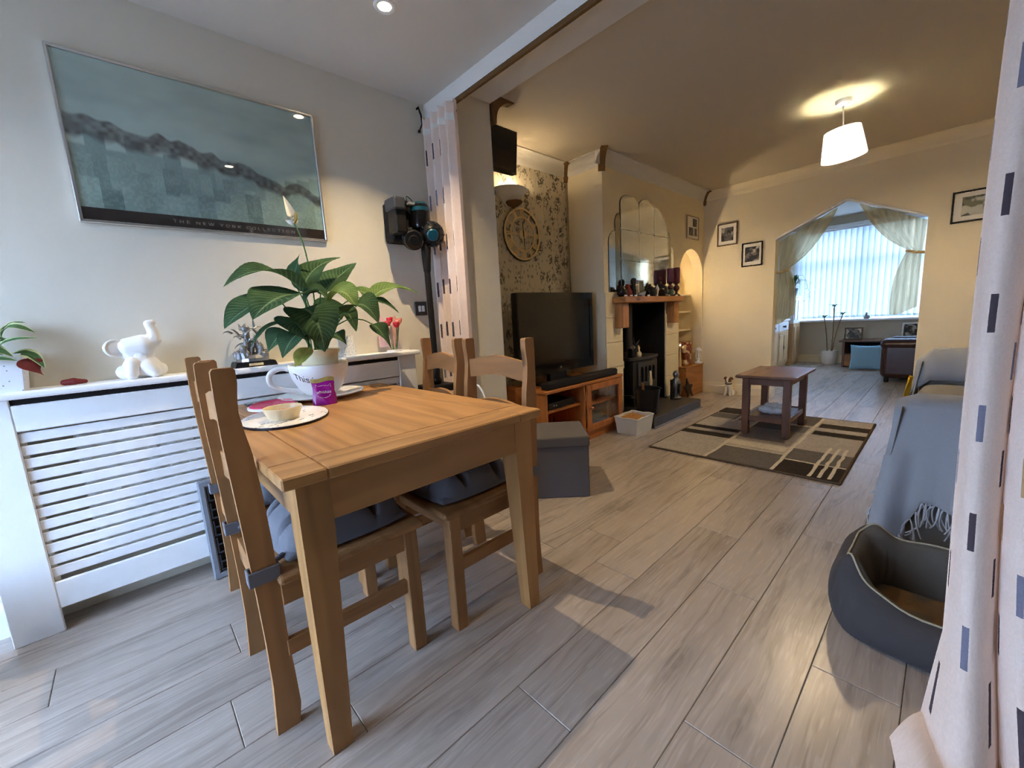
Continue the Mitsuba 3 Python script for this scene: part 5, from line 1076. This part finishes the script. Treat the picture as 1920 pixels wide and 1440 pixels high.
t = thing('throw_blanket', 'grey throw over the far arm of the sofa beside the arch wall', 'throw')
P = np.zeros((40, 26, 3))
for i, u in enumerate(np.linspace(0, 1, 40)):
    x = fx-.03+u*.7; path = np.array([(4.45, .35), (4.44, .55), (4.39, .68), (4.30, .715), (4.21, .70), (4.15, .60), (4.145, .50)]); sp = CubicSpline(np.linspace(0, 1, len(path)), path)(np.linspace(0, 1, 26))
    P[i, :, 0] = x-.03*np.exp(-u*9)*np.linspace(0, 1, 26); P[i, :, 1] = sp[:, 0]-.012*np.sin(u*18); P[i, :, 2] = sp[:, 1]-.09*max(0, .1-u)/.1
add(t+'__cloth', sheet(P, .006)[0], 'throw_grey', True)
F = np.zeros((24, 24, 3))
for i, v in enumerate(np.linspace(0, 1, 24)):
    for j, q in enumerate(np.linspace(0, 1, 24)): F[i, j] = (fx-.02-.045*q-.015*q*math.sin(v*11), 4.13+.31*v-.05*q*(1-v), .63-(.38+.06*math.sin(7*v))*q)
add(t+'__front_fall', sheet(F, .006)[0], 'throw_grey', True)
t = thing('throw_blanket', 'dark grey blanket spread over the seat of the sofa', 'throw')
P = np.zeros((30, 40, 3))
for i, u in enumerate(np.linspace(0, 1, 30)):
    path = np.array([(.48, .472), (.2, .474), (.0, .472), (fx+.01, .455), (fx-.022, .40), (fx-.03, .28), (fx-.035, .15)]); sp = CubicSpline(np.linspace(0, 1, len(path)), path)(np.linspace(0, 1, 40))
    P[i, :, 0] = sp[:, 0]-.012*np.sin(u*30)*np.linspace(0, 1, 40)**2; P[i, :, 1] = 2.60+1.5*u; P[i, :, 2] = sp[:, 1]+.006*np.sin(u*11+np.linspace(0, 6, 40))
add(t+'__cloth', sheet(P, .006)[0], 'sofa_grey', True)
t = thing('yellow_cloth', 'mustard yellow cloth hanging at the far front corner of the sofa', 'cloth')
F = np.zeros((14, 20, 3))
for i, v in enumerate(np.linspace(0, 1, 14)):
    for j, q in enumerate(np.linspace(0, 1, 20)): F[i, j] = (fx-.075-.03*q-.012*math.sin(v*9+3*q), 4.20+.16*v-.03*q, .50-.27*q-.03*v*q)
add(t, sheet(F, .004)[0], 'mustard_cloth', True)
# ---- dog bed
t = thing('dog_bed', 'dark grey bolstered dog bed on the floor beside the right curtain', 'dog bed')
bc_ = np.array([.10, 1.755]); Rb = RZ(-.05)
def sq(r, a, hx, hy, e=4.6):
    c_, s_ = math.cos(a), math.sin(a); return np.array([hx*math.copysign(abs(c_)**(2/e), c_)*r, hy*math.copysign(abs(s_)**(2/e), s_)*r])
na, nb = 88, 26; O = np.zeros((na, nb, 3)); front = lambda a: np.exp(-((a+PI/2+.05)/.62)**2)
for i, a in enumerate(np.linspace(-PI, PI, na, endpoint=False)):
    hgt = .24-.09*front(a)+.035*np.exp(-((abs(a)-2.5)/.3)**2)+.008*math.sin(9*a)
    for j, b in enumerate(np.linspace(0, 1, nb)):
        ang = -.42*PI+1.62*PI*b; rad = .052; z = max(.004, hgt*.5+(hgt*.5)*math.sin(ang) if True else 0); off = math.cos(ang)*rad*(1+.15*math.sin(3*a))
        g = .004*math.sin(a*60)*math.exp(-((z-hgt*.45)/.05)**2)*np.exp(-((abs(a)-2.45)/.28)**2)
        p2 = sq(1, a, .33, .205); nr = p2/np.linalg.norm(p2); p2 = p2-nr*rad+nr*(off+g*2); v3 = Rb@np.array([p2[0], p2[1], z]); O[i, j] = v3+[bc_[0], bc_[1], 0]
mid = nb*11//20
(gv, gf), _ = grid(np.concatenate([O, O[:1]], 0)[:, :mid+1]); add(t+'__outer_bolster', (gv, gf), 'bed_grey', True)
(gv, gf), _ = grid(np.concatenate([O, O[:1]], 0)[:, mid:]); add(t+'__lining', (gv, gf), 'bed_lining', True)
add(t+'__piping', tube(np.concatenate([O, O[:1]], 0)[:, mid]+[0, 0, .002], .0035, 6, False), 'piping', True)
cg = np.zeros((30, 30, 3))
for i, u in enumerate(np.linspace(-1, 1, 30)):
    for j, v in enumerate(np.linspace(-1, 1, 30)):
        x, y = u*math.sqrt(1-.2*v*v)*.27, v*math.sqrt(1-.2*u*u)*.15; v3 = Rb@np.array([x, y, .035+.055*(1-max(abs(u), abs(v))**4)-.03*math.exp(-((u*.9)**2+(v*1.0)**2)/.14)+.008*meshkit.noise(np.array([u*3, v*3, 1.]))]); cg[i, j] = v3+[bc_[0], bc_[1], 0]
add(t+'__inner_cushion', grid(cg)[0], 'bed_cushion', True)
add(t+'__base', prism([tuple((Rb@np.array([*sq(.88, a, .33, .205), 0]))[:2]+bc_) for a in np.linspace(-PI, PI, 60, endpoint=False)], 'z', .0005, .012), 'bed_grey')
# grey bin at the very left edge
t = thing('waste_bin', 'pale blue-grey round bin at the left edge next to the radiator cover', 'bin')
add(t+'__body', lathe([(0, .001), (.12, .001), (.13, .02), (.155, .32), (.16, .33), (.15, .33), (.126, .02), (0, .015)], 40, (-2.045, -.735, 0)), 'bin_grey', 30)
t = thing('cable', 'white cable looping down behind the table beside the left curtain', 'cable')
add(t, tube(CubicSpline([0, 1, 2, 3, 4], [(-2.0, 1.50, .01), (-2.02, 1.47, .30), (-1.90, 1.44, .70), (-1.80, 1.47, .62), (-1.72, 1.50, .01)])(np.linspace(0, 4, 30)), .006, 6), 'white_gloss', True)
# ================================================================ arch curtains and the front room
scene['sheer'] = {'type': 'principledthin', 'base_color': proc(lambda p, n, uv: mi.Color3f(*srgb(226, 206, 164))*(.88+.2*noise(uv.x*46, uv.y*3))), 'roughness': .12, 'spec_trans': .62, 'diff_trans': 1.0, 'eta': 1.02}
scene['blind_cloth'] = {'type': 'principledthin', 'base_color': {'type': 'rgb', 'value': [.6, .67, .72]}, 'roughness': .8, 'spec_trans': 0.0, 'diff_trans': .8, 'eta': 1.3}
def swag(label, jamb, top_out, top_in, tie, tail_bot, tail_w, sg):
    """a curtain hung from the sloping head, drawn to a tie at the jamb, with a tail below; sg = +1 when the jamb is on the left"""
    t = thing('arch_curtain', label, 'curtain'); n, k = 44, 30; P = np.zeros((n, k, 3)); yb = 5.645
    for i, u in enumerate(np.linspace(0, 1, n)):
        a = np.array(top_out)*(1-u)+np.array(top_in)*u; b = np.array([tie[0]+sg*(.02+.085*u), tie[1]+.035*u]); sag = .30*u**1.2
        m_ = np.array([a[0]*.45+b[0]*.55+sg*.05*u, b[1]+(a[1]-b[1])*.30-.04*u])
        for j, q in enumerate(np.linspace(0, 1, k)):
            xz = (1-q)**2*a+2*q*(1-q)*m_+q*q*b; P[i, j] = (xz[0], yb+.018*math.sin(u*26+2*q)*(1-.4*q), xz[1])
    (g, uv) = grid(P); add(t+'__swag', g, 'sheer', True, uv)
    P = np.zeros((n, 20, 3))
    for i, u in enumerate(np.linspace(0, 1, n)):
        for j, q in enumerate(np.linspace(0, 1, 20)):
            w_ = .10+(tail_w-.10)*(q**.7)+.03*math.sin(3*q); x = tie[0]+sg*(.02+w_*u)+sg*tail_bot[0]*q
            P[i, j] = (x, yb+.022*math.sin(u*24+1.5*q), tie[1]+.03*u-(tie[1]-tail_bot[1]+.05*math.sin(u*3+sg))*q)
    (g, uv) = grid(P); add(t+'__tail', g, 'sheer', True, uv)
    add(t+'__tie_back', tube([(tie[0]-sg*.005, 5.60, tie[1]), (tie[0]+sg*.06, 5.612, tie[1]+.005), (tie[0]+sg*.125, 5.635, tie[1]+.03), (tie[0]+sg*.06, 5.672, tie[1]+.01), (tie[0], 5.664, tie[1])], .012, 6), 'tie_cloth', True)
swag('beige sheer curtain tied back at the left side of the arch', -1.43, (-1.425, 1.80), (-.90, 2.06), (-1.43, 1.455), (-.06, .90), .22, 1)
swag('beige sheer curtain tied back at the right side of the arch', -.215, (-.22, 1.80), (-.73, 2.06), (-.22, 1.505), (.0, .95), .19, -1)
t = thing('arch_curtain_rail', 'white curtain rail bent to the peak along the head of the arch', 'curtain rail')
for a, b in (((-1.43, 1.825), (-.815, 2.107)), ((-.815, 2.107), (-.215, 1.825))): add(t+'__rail', tube([(a[0], 5.525, a[1]-.004), (b[0], 5.525, b[1]-.004)], .012, 8), 'white_gloss', True)
# blinds
t = thing('vertical_blind', 'white vertical slat blind covering the front window', 'blind')
add(t+'__head_rail', cbox(WX0+.02, WX1-.02, 9.10, 9.15, 2.27, 2.31, .004), 'white_gloss')
xb = WX0+.06
i = 0
while xb < WX1-.04:
    R_ = RZ(.62+.05*math.sin(i*1.7)); z0_ = .80
    s_ = np.array([[((u-.5)*.089, .004*math.cos((u-.5)*3), z) for z in (z0_, 2.27)] for u in np.linspace(0, 1, 5)]); (g, uv) = grid(s_)
    add(t+'__slat', xf(g, R_, (xb, 9.125, 0)), 'blind_cloth', True)
    add(t+'__weight', xf(cbox(-.043, .043, -.003, .003, z0_, z0_+.03, .001), R_, (xb, 9.125, 0)), 'blind_weight')
    xb += .0765; i += 1
# sideboard, tall cabinet
t = thing('sideboard', 'pine sideboard with white drawers and panelled doors beyond the arch', 'sideboard')
add(t+'__carcass', cbox(-2.37, -1.962, 7.28, 8.52, .05, .80, .004), 'pine_pale', long=1); add(t+'__top', cbox(-2.375, -1.935, 7.26, 8.54, .80, .828, .006), 'white_gloss'); add(t+'__foot', cbox(-2.36, -1.97, 7.3, 8.5, 0, .05, .003), 'pine_pale', long=1)
for y in (7.3, 7.91):
    add(t+'__drawer', cbox(-1.962, -1.945, y, y+.59, .64, .79, .006), 'white_gloss'); nm = t+'__drawer'+('' if y < 7.7 else '_001')
    add(nm+'__handle', tube([(-1.94, y+.24, .715), (-1.925, y+.27, .705), (-1.925, y+.33, .705), (-1.94, y+.36, .715)], .012, 6), 'black_matt', True)
    add(t+'__door', merge(cbox(-1.962, -1.945, y, y+.59, .08, .63, .006)), 'pine_pale', long=2); dn = t+'__door'+('' if y < 7.7 else '_001')
    for b in (.04, .32): add(dn+'__panel', cbox(-1.947, -1.938, y+b, y+b+.23, .14, .57, .012), 'pine_pale', long=2)
    add(dn+'__latch', cbox(-1.938, -1.93, y+.28, y+.31, .32, .38, .002), 'black_matt')
t = thing('tall_cabinet', 'tall narrow pine cabinet with white upper door next to the window', 'cabinet')
add(t+'__body', cbox(-2.37, -1.89, 8.58, 9.03, .06, .74, .005), 'pine_pale', long=2); add(t+'__upper', cbox(-2.365, -1.895, 8.585, 9.025, .74, 1.19, .005), 'white_gloss'); add(t+'__top', cbox(-2.375, -1.88, 8.57, 9.04, 1.19, 1.215, .006), 'white_gloss')
for a in (-2.33, -2.11):
    add(t+'__panel', cbox(a, a+.19, 8.572, 8.584, .80, 1.15, .004), 'white_gloss'); add(t+'__panel', cbox(a, a+.19, 8.568, 8.58, .12, .68, .004), 'pine_pale', long=2)
for a in (8.61, 8.82): add(t+'__panel', cbox(-1.896, -1.885, a, a+.17, .80, 1.15, .004), 'white_gloss'); add(t+'__panel', cbox(-1.892, -1.88, a, a+.17, .12, .68, .004), 'pine_pale', long=2)
add(t+'__plinth', cbox(-2.36, -1.90, 8.59, 9.02, 0, .06, .003), 'pine_pale', long=0)
t = thing('spider_plant', 'trailing spider plant in a small pot on top of the tall cabinet', 'plant')
so = np.array([-1.97, 8.78, 1.215]); add(t+'__pot', lathe([(0, 0), (.055, 0), (.08, .13), (.084, .135), (.074, .135), (0, .12)], 20, so), 'grey_plastic', 30)
r4 = np.random.default_rng(21)
for i in range(24):
    a = r4.random()*6.28; L = .16+.24*r4.random(); dx = math.cos(a)*.9+.25; d_ = np.array([dx*L, .5*math.sin(a)*L, 0]); up_ = .10+.14*r4.random()
    leafpart(t+'__leaf', so+[0, 0, .13], so+d_*.5+[0, 0, .13+up_], so+d_+[0, 0, .13+up_*(.3-1.1*r4.random())], .018, 'leaf_grassy', n=10, k=3)
for i in range(7):
    q = so+[.22+.02*r4.normal(), .0, .10-.035*i]; leafpart(t+'__runner_leaf', q, q+[.02, 0, .02], q+[.05*r4.choice([-1, 1]), 0, -.03], .02, 'leaf_grassy', n=8, k=3)
t = thing('potted_dracaena', 'tall thin-stemmed plant in a round white pot below the window', 'plant')
po_ = np.array([-1.43, 8.98, 0]); add(t+'__pot', lathe([(0, .001), (.09, .001), (.115, .05), (.125, .20), (.122, .24), (.112, .24), (.108, .2), (0, .19)], 28, po_), 'ceramic_white', 30)
for dx, tz, tx2 in ((-.03, .80, -.10), (.02, .98, .03), (.04, .84, .15)):
    tip = po_+[tx2, 0, tz]; add(t+'__stem', tube(through(po_+[dx, 0, .19], po_+[dx*1.8, 0, .5], tip, 10), .009, 6), 'stem_brown', True)
    for k in range(7): a = k*.9; leafpart(t+'__leaf', tip, tip+[.05*math.cos(a), .03*math.sin(a), .05], tip+[.10*math.cos(a), .05*math.sin(a), .03-.02*(k % 3)], .016, 'leaf_grassy', n=8, k=3)
t = thing('low_unit', 'low dark wood television unit under the window', 'unit')
add(t+'__top', cbox(-1.25, .2, 8.58, 9.02, .415, .44, .005), 'dark_wood', long=0); add(t+'__side', cbox(-1.20, -1.17, 8.60, 9.0, 0, .415, .003), 'dark_wood', long=2); add(t+'__side', cbox(.12, .15, 8.60, 9.0, 0, .415, .003), 'dark_wood', long=2)
add(t+'__drawer_front', cbox(-1.17, -.75, 8.605, 8.63, .02, .2, .004), 'oak', long=0); add(t+'__back', cbox(-1.17, .12, 8.98, 9.0, .02, .415, .002), 'black_matt'); add(t+'__shelf', cbox(-1.17, .12, 8.62, 8.98, .2, .22, .002), 'dark_wood', long=0)
def stand_frame(x, y, z, w, h, lab, fm, pm, tilt=.18, b=.02):
    t = thing('photo_frame', lab, 'picture frame'); R_ = RX(-tilt)
    add(t+'__frame', xf(merge(cbox(-w/2, -w/2+b, -.008, .008, 0, h, .002), cbox(w/2-b, w/2, -.008, .008, 0, h, .002), cbox(-w/2, w/2, -.008, .008, 0, b, .002), cbox(-w/2, w/2, -.008, .008, h-b, h, .002)), R_, (x, y, z)), fm)
    add(t+'__photo', xf(cbox(-w/2+b, w/2-b, -.003, .004, b, h-b, .001), R_, (x, y, z)), pm)
stand_frame(-1.085, 8.72, .441, .235, .205, 'brown framed landscape photo standing on the low unit', 'wood_frame', 'photo_b')
stand_frame(-.36, 8.70, .441, .30, .27, 'large pale framed dark photo on the low unit behind the leather armchair', 'white_matt', 'photo_a', .3)
t = thing('sill_ornament', 'small grey ornament standing on the window sill', 'ornament'); add(t, blob([((-.99, 9.075, .79), .026, (-.95, 9.075, .80), .03), ((-.98, 9.075, .82), .02, (-.975, 9.075, .86), .016)], .008, 4), 'pewter', True)
t = thing('blue_cushion', 'pale blue square cushion standing on the floor against the low unit', 'cushion')
n = 28; F = []
for sg in (1, -1):
    g = np.zeros((n, n, 3))
    for i, u in enumerate(np.linspace(-1, 1, n)):
        for j, v in enumerate(np.linspace(-1, 1, n)):
            pin = 1-.07*(1-abs(v)**2)*abs(u)**3; pin2 = 1-.09*(1-abs(u)**2)*abs(v)**3
            g[i, j] = (u*.20*pin, sg*.07*((1-u**4)*(1-v**4))**.6, .195+v*.195*pin2)
    (v_, f_), _ = grid(g); F.append((v_, f_ if sg < 0 else f_[:, ::-1]))
add(t, xf(merge(*F), RX(-.1)@RZ(.06), (-.865, 8.33, .003)), 'blue_cloth', True)
t = thing('leather_armchair', 'dark brown leather armchair seen past the right side of the arch', 'armchair')
add(t+'__arm', rbox(-.60, .30, 7.15, 7.42, .06, .54, .07, 12), 'leather', 30); add(t+'__arm_pad', rbox(-.615, .30, 7.13, 7.44, .44, .565, .06, 12), 'leather', 30); add(t+'__seat', rbox(-.585, .3, 7.42, 8.0, .08, .44, .06, 12), 'leather', 30); add(t+'__arm', rbox(-.60, .30, 8.0, 8.25, .06, .54, .07, 12), 'leather', 30); add(t+'__back', rbox(.2, .42, 7.15, 8.25, .06, .86, .08, 12), 'leather', 30)
for y in (7.22, 8.17): add(t+'__foot', tube([(-.53, y, 0), (-.53, y, .07)], .025, 8), 'black_matt', True)
for x, y, p, l in ((-1.80, 1.045, 1.6, 'ceiling downlight at the top edge of view, above the table'), (-1.80, -.25, .15, 'ceiling downlight over the radiator cover, behind the view'), (-.62, .85, .22, 'ceiling downlight above the open floor beside the table'), (-.62, -.5, .08, 'ceiling downlight behind the camera')):
    downlight(x, y, ZC, p, l)
